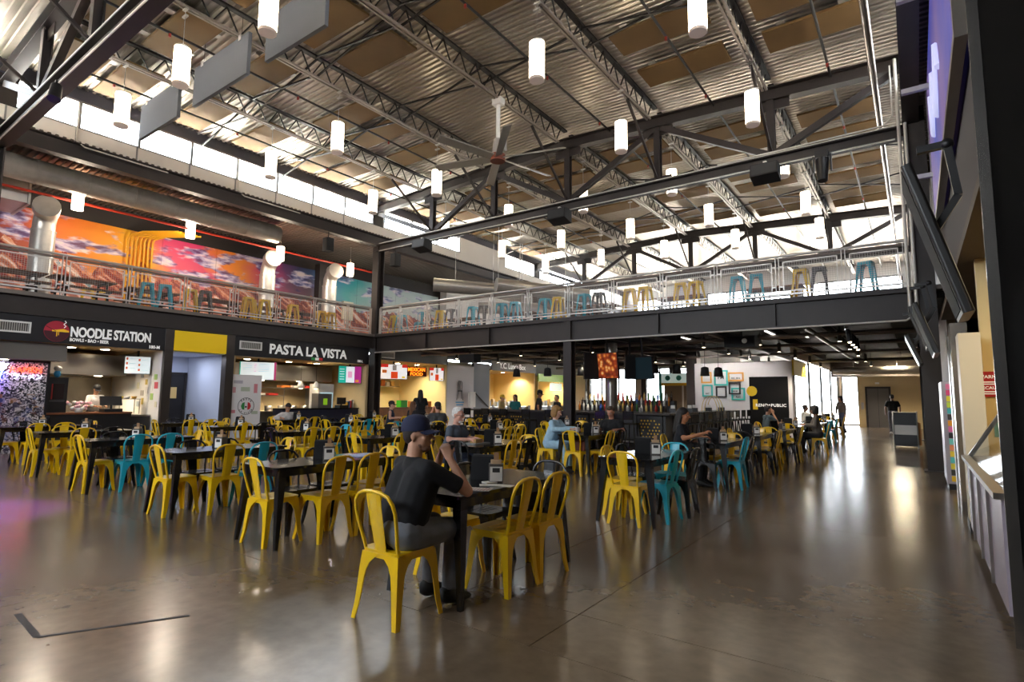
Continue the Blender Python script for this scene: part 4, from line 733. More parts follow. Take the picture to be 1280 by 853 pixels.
# ================================================================ BAR AND THE SPACE UNDER THE BACK UPPER FLOOR
DARKP = mat('dark_bar_panel', '191615', .45); DOT = mat('yellow_dot', 'c79a1c', .5, emit=.06); BTOP = mat('bar_top', '4a4542', .22)
br = thing('bar_counter', 'long black bar with yellow dotted front panels and dark stone top', 'bar', (0, 16, 0))
MB().box(-13.3, -6.0, .03, .5, 0, 1.0).build('body', DARKP, br); MB().box(-6.5, -6.0, .5, 7.2, 0, 1.0).build('side_body', DARKP, br)
tp = MB(); tp.box(-13.4, -5.8, -.2, .6, 1.0, 1.06); tp.box(-6.6, -5.8, .6, 7.4, 1.0, 1.06); tp.build('counter_top', BTOP, br)
for k in range(9):
    x0 = -13.25+k*.8; pn = MB().box(x0, x0+.76, -.02, .03, .08, .98).build('front_panel', DARKP, br)
    if k % 4 == 3: continue
    d = MB()
    for j in range(8):
        for i in range(7):
            x = x0+.07+i*.1+(.05 if j % 2 else 0)
            if x < x0+.72 and (i*7+j*5+k) % 6: d.cyl((x, -.026, .16+j*.095), (x, -.02, .16+j*.095), .026, n=6)
    d.build('perforation_dots', DOT, pn)
for k in range(8): MB().box(-6.0, -5.95, .6+k*.82, 1.36+k*.82, .08, .98).build('side_panel', DARKP, br)
MB().tube([(-13.3, -.22, .2), (-6, -.22, .2)], .025, 8).build('foot_rail', STAIN, br)
bbs = []
def barstool(x, y, rz, label):
    if not bbs:
        o = thing('bar_chair', label, 'bar chair', (x, y, 0), rz, 'black bar chairs at the bar')
        MB().rbox(-.19, .19, -.19, .19, .72, .77, .05).build('seat', BLACKC, o); MB().box(-.17, .17, -.2, -.18, .86, 1.1).build('backrest', BLACKC, o)
        for sx in (-1, 1):
            MB().bar((sx*.16, -.19, .75), (sx*.16, -.2, 1.1), .025).build('back_post', BLACKC, o)
            for sy in (-1, 1): MB().bar((sx*.16, sy*.16, .73), (sx*.22, sy*.22, 0), .028).build('leg', BLACKC, o)
        k = MB(); [k.bar((a*.2, b*.2, .28), (c*.2, d*.2, .28), .018) for a, b, c, d in ((-1,-1,1,-1), (1,-1,1,1), (1,1,-1,1), (-1,1,-1,-1))]; k.build('foot_ring', BLACKC, o); bbs.append(o)
    else: dup(bbs[0], (x, y, 0), rz, label)
for i, x in enumerate((-12.9, -12.1, -11.3, -10.4, -9.5, -7.7, -6.8)): barstool(x, 15.42, .1*((i*3) % 3-1), 'black metal bar chair along bar front, %s from the left' % ORD[i])
for i in range(8): barstool(-5.4, 16.9+i*.82, PI/2+.1*((i*3) % 3-1), 'black metal bar chair along right side of bar, %s from the front' % ORD[i])
# back bar island and bottles
bk_ = thing('back_bar', 'dark back bar island stepped for bottles', 'bar island', (-8.35, 18.2, 0)); MB().box(-1.75, 1.75, -.3, .5, 0, 1.05).build('cabinet', DARKP, bk_); MB().box(-1.75, 1.75, 0, .22, 1.05, 1.24).build('middle_step', DARKP, bk_); MB().box(-1.75, 1.75, .22, .5, 1.05, 1.42).build('top_step', DARKP, bk_)
bt = [('amber', 'b06a1e'), ('clear', 'cfd4d2'), ('green', '3c6b3a'), ('dark brown', '3a2418'), ('pale gold', 'd8b868'), ('blue', '2c4fa0'), ('white', 'e6e2da'), ('red', 'a02a22')]
prof = [[(0,0),(.036,0),(.038,.17),(.03,.2),(.013,.23),(.013,.3),(.016,.305),(0,.31)], [(0,0),(.045,0),(.045,.13),(.035,.17),(.014,.2),(.014,.26),(0,.265)], [(0,0),(.03,0),(.033,.22),(.012,.28),(.012,.34),(0,.345)]]
bm = [[MB().lathe(p, n=10).mesh('bottle', mat('bottle_'+c[1], c[1], .12, spec=.8)) for c in bt] for p in prof]; cpm = MB().cyl((0,0,0), (0,0,.035), .016, n=8).mesh('cap', BLACK)
for tier, (dy, z, n) in enumerate(((-.16, 1.05, 20), (.11, 1.24, 21), (.36, 1.42, 21))):
    for i in range(n):
        c = (i*5+tier*3+(i*i) % 7) % 8; p = (i*2+tier) % 3; x = -10.05+(i+.5)*3.4/n+.02*((i*3) % 3)
        o = tag(put('bottle', bm[p][c], None, (x, 18.2+dy, z)), '%s glass bottle on %s step of back bar, %s from left' % (bt[c][0], ('front', 'middle', 'top')[tier], nth(i)), 'bottle', 'bottles on the back bar')
        put('cap', cpm, o, (0, 0, prof[p][-1][1]-.03))
for i, x in enumerate((-12.6, -11.9, -11.0, -10.2, -7.3, -6.9)): tag(MB().lathe([(0,0),(.035,0),(.045,.15),(.04,.15),(.03,.01),(0,.01)], n=12).build('drinking_glass', mat('bar_glass', 'b8b4b0', .08, spec=.8, alpha=.6), loc=(x, 16.3, 1.06)), 'clear drinking glass on bar top, %s from left' % ORD[i], 'glass', 'glasses on the bar top')
for i, (x, y) in enumerate(((-6.2, 17.2), (-6.1, 18.5), (-6.3, 19.6), (-6.2, 20.9), (-6.1, 22.2))):
    o = thing('condiment_caddy', 'black condiment caddy on right arm of bar, %s from the front' % ORD[i], 'caddy', (x, y, 1.06), 0, 'caddies on the bar'); MB().box(-.1, .1, -.07, .07, 0, .12).build('box', BLACK, o); MB().box(-.06, .06, -.03, .03, .1, .22).build('menus', WHITE, o)
for i in range(3): tag(MB().tube([(-6.2+.28*math.cos(PI*k/10), 21.0+i*.35, 1.06+.55*math.sin(PI*k/10)) for k in range(11)], .014, 6).build('arched_rail', mat('brass', 'c9b27a', .3, .9)), 'pale metal arch over bar service station, %s' % ORD[i], 'rail', 'arches over the service station')
# black dome pendants above the bar
for i, (x, y, z) in enumerate(((-12.4, 17.5, 2.28), (-11.0, 17.5, 2.28), (-9.6, 17.5, 2.28), (-6.9, 17.5, 2.3), (-6.3, 17.9, 2.3), (-5.7, 18.9, 2.25), (-5.4, 19.4, 2.25))):
    o = thing('bar_pendant', 'black bucket pendant lamp above bar, %s from the left' % ORD[i], 'lamp', (x, y, z), 0, 'black pendants above the bar'); MB().lathe([(.0,.32),(.05,.31),(.12,.28),(.15,0),(.14,0),(.11,.27),(.03,.3)], n=18).build('shade', mat('pendant_black', '1a191a', .5), o); MB().cyl((0,0,.31), (0,0,3.72-z), .008, n=6).build('cord', BLACK, o); MB().ell((0,0,.1), .05, .05, .06).build('bulb', mat('warm_bulb', 'ffe0a8', .4, emit=12), o)
# hanging televisions
def foodpic():
    m = mat('tv_food_picture', 'a04a20', .3); N = m.node_tree.nodes; L = m.node_tree.links; b = N['Principled BSDF']; t = N.new('ShaderNodeTexCoord'); n = N.new('ShaderNodeTexVoronoi'); n.inputs['Scale'].default_value = 7; L.new(t.outputs['Object'], n.inputs['Vector'])
    r = N.new('ShaderNodeValToRGB'); els = [(0, 'f0dcb4'), (.25, 'd88a3c'), (.5, '9a3a1c'), (.8, '5a2414')]
    while len(r.color_ramp.elements) < 4: r.color_ramp.elements.new(.5)
    for e, (p, c) in zip(r.color_ramp.elements, els): e.position = p; e.color = lin(c)
    L.new(n.outputs['Distance'], r.inputs[0]); L.new(r.outputs[0], b.inputs['Base Color']); L.new(r.outputs[0], b.inputs['Emission Color']); b.inputs['Emission Strength'].default_value = .55; return m
def tv(label, x, y, z, w, h, rz, tilt, face):
    o = thing('television', label, 'television', (x, y, z)); o.rotation_euler = (tilt, 0, rz); MB().box(-w/2, w/2, 0, .07, -h/2, h/2).build('housing', BLACK, o); MB().box(-w/2+.02, w/2-.02, -.005, .0, -h/2+.02, h/2-.02).build('display', face, o); MB().box(-.03, .03, .03, .07, h/2, 3.73-z).build('ceiling_mount', BLACK, o)
tv('hanging television showing an orange food picture above the bar', -7.85, 16.0, 2.5, .85, .82, -.25, .12, foodpic()); tv('hanging television with dark blue picture above the bar', -6.85, 16.4, 2.42, .8, .7, -.35, .12, mat('tv_dark', '1c2a30', .2, emit=.3))
tv('black back of a hanging television left of the food picture', -8.35, 15.9, 2.5, .5, .85, .9, 0, BLACK); tv('black back of a hanging television between the two pictures', -7.2, 16.3, 2.45, .35, .75, .9, 0, BLACK)
# dark joists, pipes and lights below the upper floor
for i in range(12):
    x = -17.0+i*1.5; tag(MB().ibeam((x, YB+.15, 3.55), (x, 31, 3.55), .12, .32, .02).build('floor_joist', UNDER), 'black steel joist under upper floor, %s from left' % nth(i), 'joist', 'joists under the upper floor')
for i, (y, z, r) in enumerate(((17.0, 3.25, .05), (18.2, 3.32, .035), (20.4, 3.28, .06), (23.6, 3.25, .05), (28, 3.22, .07))): tag(MB().tube([(-17, y, z), (.2, y, z)], r, 8).build('ceiling_pipe', mat('dusty_pipe', '6a625c', .45, .4)), 'grey pipe crossing below the upper floor, %s from the front' % ORD[i], 'pipe', 'pipes under the upper floor')
for i, (x, y0, y1) in enumerate(((-15.5, 15.5, 24), (-13.2, 15.5, 22), (-4.6, 15.6, 30), (-2.2, 15.6, 31))): tag(MB().tube([(x, y0, 3.3), (x, y1, 3.3)], .06, 8).build('ceiling_pipe', MATS['dusty_pipe']), 'grey pipe running back under upper floor, %s from left' % ORD[i], 'pipe', 'pipes under the upper floor')
cl = MB(); cl.cyl((0,0,0), (0,0,.3), .055, n=12); clm = cl.mesh('can', mat('can_dark', '2a2624', .5)); clg = MB().cyl((0,0,-.004), (0,0,0), .045, n=12).mesh('lens', mat('can_glow', 'ffe6c0', .4, emit=14)); k = 0
for y in (17.2, 20, 23, 26.5, 29.8):
    for x in (-15.2, -12.0, -9.0, -5.2, -3.6, -1.6):
        o = thing('can_light', 'small dark cylinder downlight under upper floor, %s from left, %s row' % (ORD[int((x+16)/2.4) if x < -8 else (3 if x < -5 else 4 if x < -3 else 5)], ('front', 'second', 'third', 'fourth', 'back')[(17.2, 20, 23, 26.5, 29.8).index(y)]), 'lamp', (x, y, 3.05), 0, 'cylinder downlights under the upper floor'); put('can', clm, o); put('lens', clg, o); MB().cyl((0,0,.3), (0,0,.67), .012, n=6).build('stem', BLACK, o)
        if (k % 2) == 0: l = lamp('SPOT', 'can_beam', (0, 0, -.02), 260, (1, .86, .68), .05, spot=2.2); l.parent = o
        k += 1
o = thing('projector', 'black projector box hung below the upper floor', 'projector', (-4.0, 16.8, 2.95)); MB().rbox(-.42, .42, -.3, .3, 0, .3, .03).build('case', mat('speaker_black', ''), o); MB().cyl((.15,-.3,.17), (.15,-.33,.17), .07, n=14).build('lens', mat('lens_pale', 'cabfa0', .2), o); MB().cyl((0,0,.3), (0,0,.75), .03).build('mount', BLACK, o)
o = thing('loudspeaker', 'black loudspeaker hung below upper floor near taco stall', 'speaker', (-13.4, 15.9, 2.75)); MB().box(-.35, .35, -.2, .2, 0, .32).build('cabinet', MATS['speaker_black'], o); MB().cyl((0,0,.32), (0,0,.98), .02).build('mount', BLACK, o)
tr = thing('track_light', 'chrome track with spotlights under upper floor near right column', 'track light', (-1.3, 15.6, 3.1)); MB().box(-.04, .04, 0, 3.2, .1, .15).build('track', mat('chrome', 'd8d6d2', .15, .9), tr)
for i in range(4): MB().cyl((0, .4+i*.8, .1), (.03, .35+i*.8, -.2), .055, n=12).build('spot_head', BLACK, tr); MB().ell((.03, .34+i*.8, -.2), .04, .04, .02).build('spot_lens', MATS['can_glow'], tr)
for i, (x, y) in enumerate(((-3.2, 16.6), (-2.5, 17.8), (-5.6, 17.0))):
    o = thing('strip_light', 'thin white fluorescent strip under upper floor, %s' % ('middle', 'right', 'left')[i], 'lamp', (x, y, 3.3), 0, 'fluorescent strips under the upper floor'); MB().box(-.04, .04, -.6, .6, .02, .07).build('housing', WHITE, o); MB().box(-.03, .03, -.58, .58, 0, .02).build('tube', mat('strip_glow', 'f2efe8', .4, emit=4), o)
# ---- white kiosk with framed pictures
KW = mat('kiosk_white', 'd6d2d4', .6); kx = lambda px: -7.67+(px-868)*.0312; kz = lambda py: 3.03-(py-453)*.0333
struct(MB().box(-7.67, -3.9, 24, 24.28, 0, 3.0).build('wall_kiosk', KW)); struct(MB().box(-3.88, -3.83, 24, 27, 2.45, 3.05).build('wall_kiosk_band', mat('kiosk_yellow', 'f0d020', .5)))
struct(MB().box(-8.0, -7.67, 23.9, 24.2, 0, 3.4).build('wall_kiosk_post', STEEL))
fc = {'orange': 'e0a04a', 'teal': '3fb8b0', 'black': '2c2526'}
for i, (c, x0, x1, y0, y1, tx) in enumerate((('orange', 877, 891, 465, 479, ''), ('teal', 894, 912, 463, 482, 'PM'), ('orange', 912, 932, 466, 477, 'EST. 2016'), ('teal', 878, 892, 481, 496, 'EAT'), ('black', 896, 910, 483, 497, ''), ('black', 913, 928, 478, 493, 'DRINK'), ('teal', 916, 933, 485, 500, 'PLAY'))):
    X0, X1, Z0, Z1 = kx(x0), kx(x1), kz(y1), kz(y0); dy = -.03*(i == 6)+.0; o = thing('picture_frame', '%s empty picture frame on white kiosk wall, %s' % (c, ('top left', 'large top middle', 'top right', 'lower left', 'lower middle', 'right middle', 'lowest right')[i]), 'frame', ((X0+X1)/2, 23.99+(-.06 if i == 5 else -.02), (Z0+Z1)/2), 0, 'coloured frames on the kiosk wall'); w, h = (X1-X0)/2, (Z1-Z0)/2; m = mat('frame_'+c, fc[c], .5)
    for a in ((-w, w, -h, -h+.06), (-w, w, h-.06, h), (-w, -w+.06, -h+.06, h-.06), (w-.06, w, -h+.06, h-.06)): MB().box(a[0], a[1], -.02, .02, a[2], a[3]).build('frame_bar', m, o)
    if tx: text('caption', tx, .2 if tx == 'PM' else .085, (0, -.005, -.05 if tx == 'PM' else -h+.1), YF, INK, o, .003, .002, 'CENTER')
pb = thing('black_sign_panel', 'black kiosk panel reading RENO PUBLIC with yellow circle', 'sign', (-4.75, 23.95, 0)); MB().box(-.72, .7, 0, .04, .2, 2.4).build('panel', mat('panel_black', '121112', .8, spec=.2), pb); text('lettering', 'RENO+PUBLIC', .16, (-.5, -.006, 1.22), YF, LET, pb, .004, .004, sx=1.0, space=1.1); cyx = MB(); cyx.cyl((-.63,-.006,1.83), (-.63,0,1.83), .2, n=28); cyx.build('yellow_disc', mat('disc_yellow', 'e0b818', .5), pb); MB().box(-.6, -.42, -.006, 0, 1.1, 1.5).build('yellow_block', MATS['disc_yellow'], pb)
for i, x in enumerate((-7.0, -5.4)):  # spotlights added only to brighten the backlit kiosk wall
    o = thing('fill_spotlight', 'small added fill spotlight above white kiosk wall, %s' % ('left', 'right')[i], 'lamp', (x, 22.4, 3.3)); MB().cyl((0, 0, .08), (0, .12, -.12), .06, n=12).build('head', BLACK, o); MB().cyl((0, 0, .08), (0, 0, .42), .015, n=6).build('stem', BLACK, o)
    l = lamp('SPOT', 'kiosk_fill_beam', (x, 22.56, 3.12), 90, (1, .95, .9), .08, spot=1.7); l.rotation_euler = (1.15, 0, 0)
# roller shades with teal and yellow sign, far windows behind the bar
sb = thing('shade_screen', 'brown roller shades below a teal and yellow sign', 'screen', (-9.9, 29, 0)); MB().box(-1.0, 1.0, 0, .08, 0, 2.2).build('shade', mat('brown_shade', '7d6c58', .8), sb); MB().box(-.04, .04, -.03, .0, .4, 2.2).build('rail', CONDUIT, sb); MB().box(-1.15, 1.15, -.02, .06, 2.2, 2.85).build('sign_board', mat('sign_teal', 'cfe6e0', .5, emit=.3), sb); MB().box(-1.15, 1.15, -.03, -.02, 2.2, 2.34).build('yellow_band', MATS['disc_yellow'], sb); [MB().cyl((x, -.035, 2.6), (x, -.02, 2.6), .14, n=18).build('teal_disc', mat('frame_teal', ''), sb) for x in (-.8, -.2, .8)]; MB().box(-1.3, -1.15, 0, .08, .4, 2.85).build('teal_post', MATS['frame_teal'], sb)
for i, x in enumerate((-16.2, -12.6, -11.0)): tag(MB().box(x-.12, x+.12, 30.4, 30.64, 0, 3.4).build('steel_post', STEEL), 'dark far post behind the bar, %s from left' % ORD[i], 'post', 'posts far behind the bar')
tag(MB().cyl((-8.15, 16.9, 1.06), (-8.15, 16.9, 3.3), .2, n=24).build('steel_drum_column', STAIN), 'round stainless column right of the bar column', 'column')
# ---- far end: lift lobby
LT = struct(MB().box(-2.75, 4.9, 38, 40, 0, 3.7).build('wall_lift_lobby', TANWALL)); dr = struct(MB().box(-2.3, -1.28, 37.95, 38, 0, 2.2).build('door_2', mat('lift_door', '6e6862', .4, .6)))
b = MB(); b.box(-2.4, -2.3, 37.92, 38, 0, 2.3); b.box(-1.28, -1.18, 37.92, 38, 0, 2.3); b.box(-2.3, -1.28, 37.92, 38, 2.2, 2.3); b.build('door_frame', STEEL, dr); MB().box(-1.8, -1.785, 37.94, 37.95, 0, 2.2).build('door_seam', BLACK, dr)
tag(MB().box(-2.62, -2.5, 37.97, 38, 1.0, 1.4).build('lift_call_panel', STAIN), 'small steel call panel left of the lift door', 'panel'); tag(MB().box(-1.9, -1.7, 37.97, 38, 2.45, 2.55).build('lift_number_sign', WHITE), 'small white sign above the lift door', 'sign')
struct(MB().box(-3.8, 4.9, 35.5, 35.9, 2.8, 3.72).build('ceiling_far_bulkhead', mat('far_bulkhead', '5a524c', .6))); duct('spiral_duct', 'pale duct crossing before the far bulkhead', [(-3.6, 34.5, 3.05), (.2, 34.5, 3.05)], .2, hl=.68)
lamp('AREA', 'lift_lobby_light', (-.8, 34.6, 3.4), 190, (1, .85, .6), .8)
# ================================================================ RIGHT-HAND STALLS
CREAM = mat('cream_stall_wall', 'd9c38e', .6)
struct(MB().box(.46, 2.6, 2.2, 4.6, 0, 8.05).build('wall_right_black_panel', mat('matte_black_panel', '060606', .9, spec=.02)))
tag(MB().box(.4, .46, 4.585, 4.6, 0, 8.0).build('steel_edge_trim', mat('bright_steel', 'b9b3ad', .22, .95)), 'tall stainless edge trim on the black panel at far right', 'trim')
dc = thing('display_counter', 'low glass-topped display counter with pale front along right edge', 'counter', (.38, 0, 0))
MB().box(.02, .7, 4.8, 7.9, .12, .84).build('front', mat('counter_pale', 'b5a8b4', .25, .2), dc); MB().box(-.02, .72, 4.75, 7.95, .84, .88).build('steel_ledge', STAIN, dc); MB().box(.1, .6, 4.9, 7.8, 0, .12).build('plinth', BLACK, dc)
for y in (5.6, 6.4, 7.2): MB().box(.0, .02, y-.015, y+.015, .12, .84).build('panel_seam', STAIN, dc)
MB().add([(.05,5.0,.88),(.05,7.8,.88),(.42,7.8,1.5),(.42,5.0,1.5)], [(0,1,2,3)]).build('glass_front', glass('case_glass', (.75,.78,.8,1), .2), dc); b = MB(); b.bar((.05,7.82,.88), (.42,7.82,1.5), .04); b.bar((.42,7.82,1.5), (.7,7.82,1.5), .04); b.bar((.42,5,1.5), (.42,7.82,1.5), .03); b.bar((.7,7.82,.88), (.7,7.82,1.5), .04); b.build('glass_frame', STAIN, dc); MB().box(.3, .7, 5, 7.78, .9, 1.3).build('dark_interior', BLACKG, dc)
struct(MB().box(.66, 4.9, 8.75, 8.9, 0, 3.2).build('wall_right_cream', CREAM)); struct(MB().box(2.5, 2.65, 4.6, 8.75, 0, 3.2).build('wall_right_cream_side', CREAM)); struct(MB().box(.5, 4.9, 4.6, 15, 3.2, 3.3).build('ceiling_right_stall', mat('right_soffit', '5a4c3c', .8)))
rs = thing('warning_sign', 'red warning and precaution sign on cream wall', 'sign', (.74, 8.74, 1.66)); MB().box(-.16, .18, -.012, 0, -.14, .16).build('plate', mat('sign_red', 'b51f24', .5), rs); text('lettering', 'WARNING', .055, (0, -.014, .08), YF, LET, rs, .001, .001, 'CENTER'); text('lettering', 'PRECAUCIÓN', .05, (0, -.014, -.05), YF, LET, rs, .001, .001, 'CENTER')
for z in (.03, .005, -.085, -.11): MB().box(-.12, .13, -.0135, -.0125, z, z+.012).build('small_print', LET, rs)
tag(MB().box(.72, .86, 8.735, 8.745, 1.05, 1.25).build('small_poster', mat('poster_teal', '2a8a7a', .5)), 'small dark green poster low on the cream wall', 'poster')
tag(MB().box(.42, .62, 8.25, 8.7, 0, 2.25).build('partition_end', mat('partition_cream', 'dcd0b4', .5)), 'pale partition end behind the display counter', 'partition'); struct(MB().box(.41, .63, 8.24, 8.71, 0, .1).build('baseboard_right', BLACK))
tag(MB().box(.4, .58, 9.4, 9.85, 0, 2.5).build('steel_upright', mat('bright_steel', '')), 'shiny steel upright beside the pale partition end', 'upright'); tag(MB().box(.4, .52, 10.2, 10.5, 0, 2.4).build('steel_upright', STAIN), 'dull steel upright behind the shiny one', 'upright')
rk = thing('flyer_rack', 'pale display rack edged with coloured price tags', 'rack', (.34, 12.0, 0)); MB().box(0, .34, 0, 1.2, .1, 1.8).build('side_panel', mat('rack_side', 'b9b2bb', .35, .3), rk); MB().box(.02, .3, .05, 1.15, 0, .1).build('foot', BLACK, rk)
for i, c in enumerate(('d8b020', '3a3a2e', 'd8c440', '57b8b0', 'e2c63a', 'e08a5a', '6fc0b4', '2a2626', 'd86a9a', 'e59a2a', '3a3430', '4fb0b4', 'c8d84a', 'e0d23a', 'd84a7a', 'e07aa0')): MB().box(.06, .3, -.012, 0, .14+i*.102, .14+i*.102+.09).build('tag', mat('tag'+c, c, .5, emit=.15), rk)
# televisions on wall arms
def wall_tv(label, x, y, z, w, h, tilt, m=BLACK):
    o = thing('wall_television', label, 'television', (x, y, z)); o.rotation_euler = (0, tilt, 0)
    MB().rbox(-.035, .035, 0, w, -h/2, h/2, .02).build('housing', mat('tv_shell', '1c1917', .4), o); MB().box(-.04, -.035, .03, w-.03, -h/2+.03, h/2-.03).build('display', m, o); b = MB(); b.bar((.03, w/2, .1), (.24, w/2, .3), .05); b.bar((.24, w/2, .3), (.3, w/2, .7), .05); b.bar((.3, w/2, .7), (.12, w/2, .74), .05); b.build('mount_arm', BLACK, o); MB().ell((.3, w/2, .7), .045, .045, .045).build('pivot', BLACK, o)
wall_tv('large tilted television seen edge-on at the right edge', .17, 4.85, 2.62, .6, 1.15, -.26, mat('tv_off', '0c0c0d', .7, spec=.15)); wall_tv('tilted television farther down right wall', .16, 10.2, 2.55, 1.2, .8, -.3, MATS['tv_off']); wall_tv('small lit menu screen tilted high on right wall', .0, 13.0, 2.45, 1.0, .6, -.35, mat('lit_menu', 'dde6e8', .3, emit=1.6)); wall_tv('dark television just before the tall right column', .1, 11.8, 2.75, 1.0, .75, -.3, MATS['tv_off'])
# blue lit banner
def banner():
    m = mat('blue_banner', '4a55c0', .5); N = m.node_tree.nodes; L = m.node_tree.links; b = N['Principled BSDF']; g = N.new('ShaderNodeNewGeometry'); n = N.new('ShaderNodeTexNoise'); n.inputs['Scale'].default_value = .5; n.inputs['Detail'].default_value = 2; L.new(g.outputs['Position'], n.inputs['Vector']); r = N.new('ShaderNodeValToRGB')
    for e, (p, c) in zip(r.color_ramp.elements, ((.35, '3a52c8'), (.65, '8a70b8'))): e.position = p; e.color = lin(c)
    L.new(n.outputs['Fac'], r.inputs[0]); L.new(r.outputs[0], b.inputs['Base Color']); L.new(r.outputs[0], b.inputs['Emission Color']); b.inputs['Emission Strength'].default_value = .14; return m
bn2 = thing('blue_banner', 'blue and violet lit banner high on right wall', 'banner', (.47, 0, 0)); MB().box(0, .06, 6.4, 13.4, 4.9, 7.6).build('panel', banner(), bn2); b = MB(); b.box(-.02, .08, 6.3, 6.4, 4.8, 7.7); b.box(-.02, .08, 13.4, 13.5, 4.8, 7.7); b.box(-.02, .08, 6.4, 13.4, 4.8, 4.9); b.build('frame', STAIN, bn2)
MB().tube([(-.01, 9+.18*k, 5.9+.45*math.sin(k*.9)+.03*k) for k in range(16)], .05, 6).build('white_script', mat('script_white', 'c9ccf0', .5, emit=.6), bn2)
# upright pipes and cable trays at the tall right column
for i, (x, y) in enumerate(((-.02, 14.75), (.1, 14.7))): tag(MB().tube([(x, y, 3.3), (x, y, 9.2)], .035, 8).build('riser_pipe', CONDUIT), 'pale riser pipe on the tall right column, %s' % ('left', 'right')[i], 'pipe')
tag(MB().tube([(-.12, 14.8, 9.1), (-.12, 14.8, 7.9), (-.3, 14.82, 7.72), (-4, 14.84, 7.7)], .02, 6).build('conduit', CONDUIT), 'thin white conduit curving onto the truss by right column', 'conduit')
for i, (y, z) in enumerate(((9, 7.0), (11, 6.6), (12.5, 5.6))): tag(MB().box(.05, .45, y-.04, y+.04, z-.04, z+.04).build('wall_bracket', LIGHTGREY), 'pale steel bracket high on right wall, %s' % ('nearest', 'middle', 'farthest')[i], 'bracket')
struct(MB().box(.6, 4.9, 4.6, 15, 3.3, 4.75).build('wall_right_header', mat('dim_wall', '')));
struct(MB().box(.6, .75, 4.6, 31.3, 4.75, 8.05).build('wall_right_upper', mat('dim_wall', '')))
struct(MB().box(.6, .75, 15.2, 38, 0, 4.75).build('wall_right_far', mat('far_right', '6a5e50', .7)))
# ---- waste bin station
wb = thing('waste_station', 'black and white waste bin station far along right wall', 'bin', (-.35, 22.1, 0)); MB().box(-.3, .3, -.3, .3, .06, 1.05).build('body', BLACK, wb); MB().box(-.31, .31, -.31, .31, .42, .72).build('white_band', WHITE, wb); MB().box(-.32, .32, -.32, .32, 1.05, 1.12).build('top', BLACK, wb); MB().box(.31, .4, -.2, .2, .1, .8).build('orange_side', mat('bin_orange', 'c07a2a', .5), wb); [MB().cyl((x, y, 0), (x, y, 1.15), .02).build('post', STAIN, wb) for x in (-.31, .31) for y in (-.31, .31)]
tag(MB().box(.3, .34, 20.5, 20.9, 1.2, 1.9).build('wall_notice', mat('notice_grey', 'b8b2aa', .6)), 'pale notice board on the right wall by the bin', 'notice')
lamp('AREA', 'right_stall_light', (1.5, 6.8, 3.1), 45, (1, .8, .5), .8); lamp('AREA', 'right_stall_light', (1.2, 11.5, 3.1), 30, (1, .8, .5), .8)
# ================================================================ TABLES AND CHAIRS
def make_chair(m, label, loc, rz):
    """stamped-steel cafe chair facing +y, 0.84 m tall, 0.43 m square foot-print"""
    o = thing('cafe_chair', label, 'chair', loc, rz, 'stamped steel cafe chairs')
    s = MB(); s.rbox(-.185, .185, -.175, .185, .44, .452, .06, 5); s.rbox(-.176, .176, -.166, .176, .4, .441, .055, 5)
    for i in range(3): s.box(-.1, .1, -.06+i*.06, -.05+i*.06, .452, .4545)
    s.build('seat', m, o)
    for sx in (-1, 1):
        for sy in (-1, 1):
            rings = []
            for z, c, w in ((.43, .172, .17), (.4, .175, .125), (.365, .179, .088), (.31, .184, .064), (.22, .19, .052), (.1, .2, .045), (0, .214, .036)):
                X, Y, t = sx*c, sy*c, .006; rings.append([(X, Y, z), (X-sx*w, Y, z), (X-sx*w, Y-sy*t, z), (X-sx*t, Y-sy*t, z), (X-sx*t, Y-sy*w, z), (X, Y-sy*w, z)])
            n = len(rings); v = [p for g in rings for p in g]; f = [(i*6+k, i*6+(k+1) % 6, (i+1)*6+(k+1) % 6, (i+1)*6+k) for i in range(n-1) for k in range(6)]+[tuple(range(6)), tuple(range(n*6-1, n*6-7, -1))]
            MB().add(v, f).build('leg', m, o)
    P = [(-.155, -.15, .43), (-.16, -.17, .5), (-.182, -.2, .62), (-.19, -.222, .71), (-.178, -.236, .77), (-.14, -.245, .815), (-.08, -.25, .837), (0, -.251, .842)]
    P += [(-x, y, z) for x, y, z in P[-2::-1]]; MB().tube(P, .0125, 8).build('back_hoop', m, o)
    rows = [(-.052, -.165, .45), (-.055, -.185, .54), (-.06, -.21, .65), (-.066, -.232, .75), (-.068, -.246, .835)]; v = []; f = []
    for x, y, z in rows: v += [(x, y, z), (x*.5, y-.008, z), (-x*.5, y-.008, z), (-x, y, z), (-x, y+.005, z), (-x*.5, y-.003, z), (x*.5, y-.003, z), (x, y+.005, z)]
    for i in range(4): f += [(i*8+k, i*8+(k+1) % 8, (i+1)*8+(k+1) % 8, (i+1)*8+k) for k in range(8)]
    f += [tuple(range(7, -1, -1)), tuple(range(32, 40))]; MB().add(v, f).build('back_splat', m, o)
    return o
CHC = {'y': ('yellow', YELLOW), 't': ('teal', TEAL), 'b': ('black', BLACKC), 'g': ('dark grey', GREY)}; chp = {}
def chair(c, x, y, rz, label, z=0):
    if c not in chp: chp[c] = make_chair(CHC[c][1], label, (x, y, z), rz); return chp[c]
    return dup(chp[c], (x, y, z), rz, label)
tbp = []
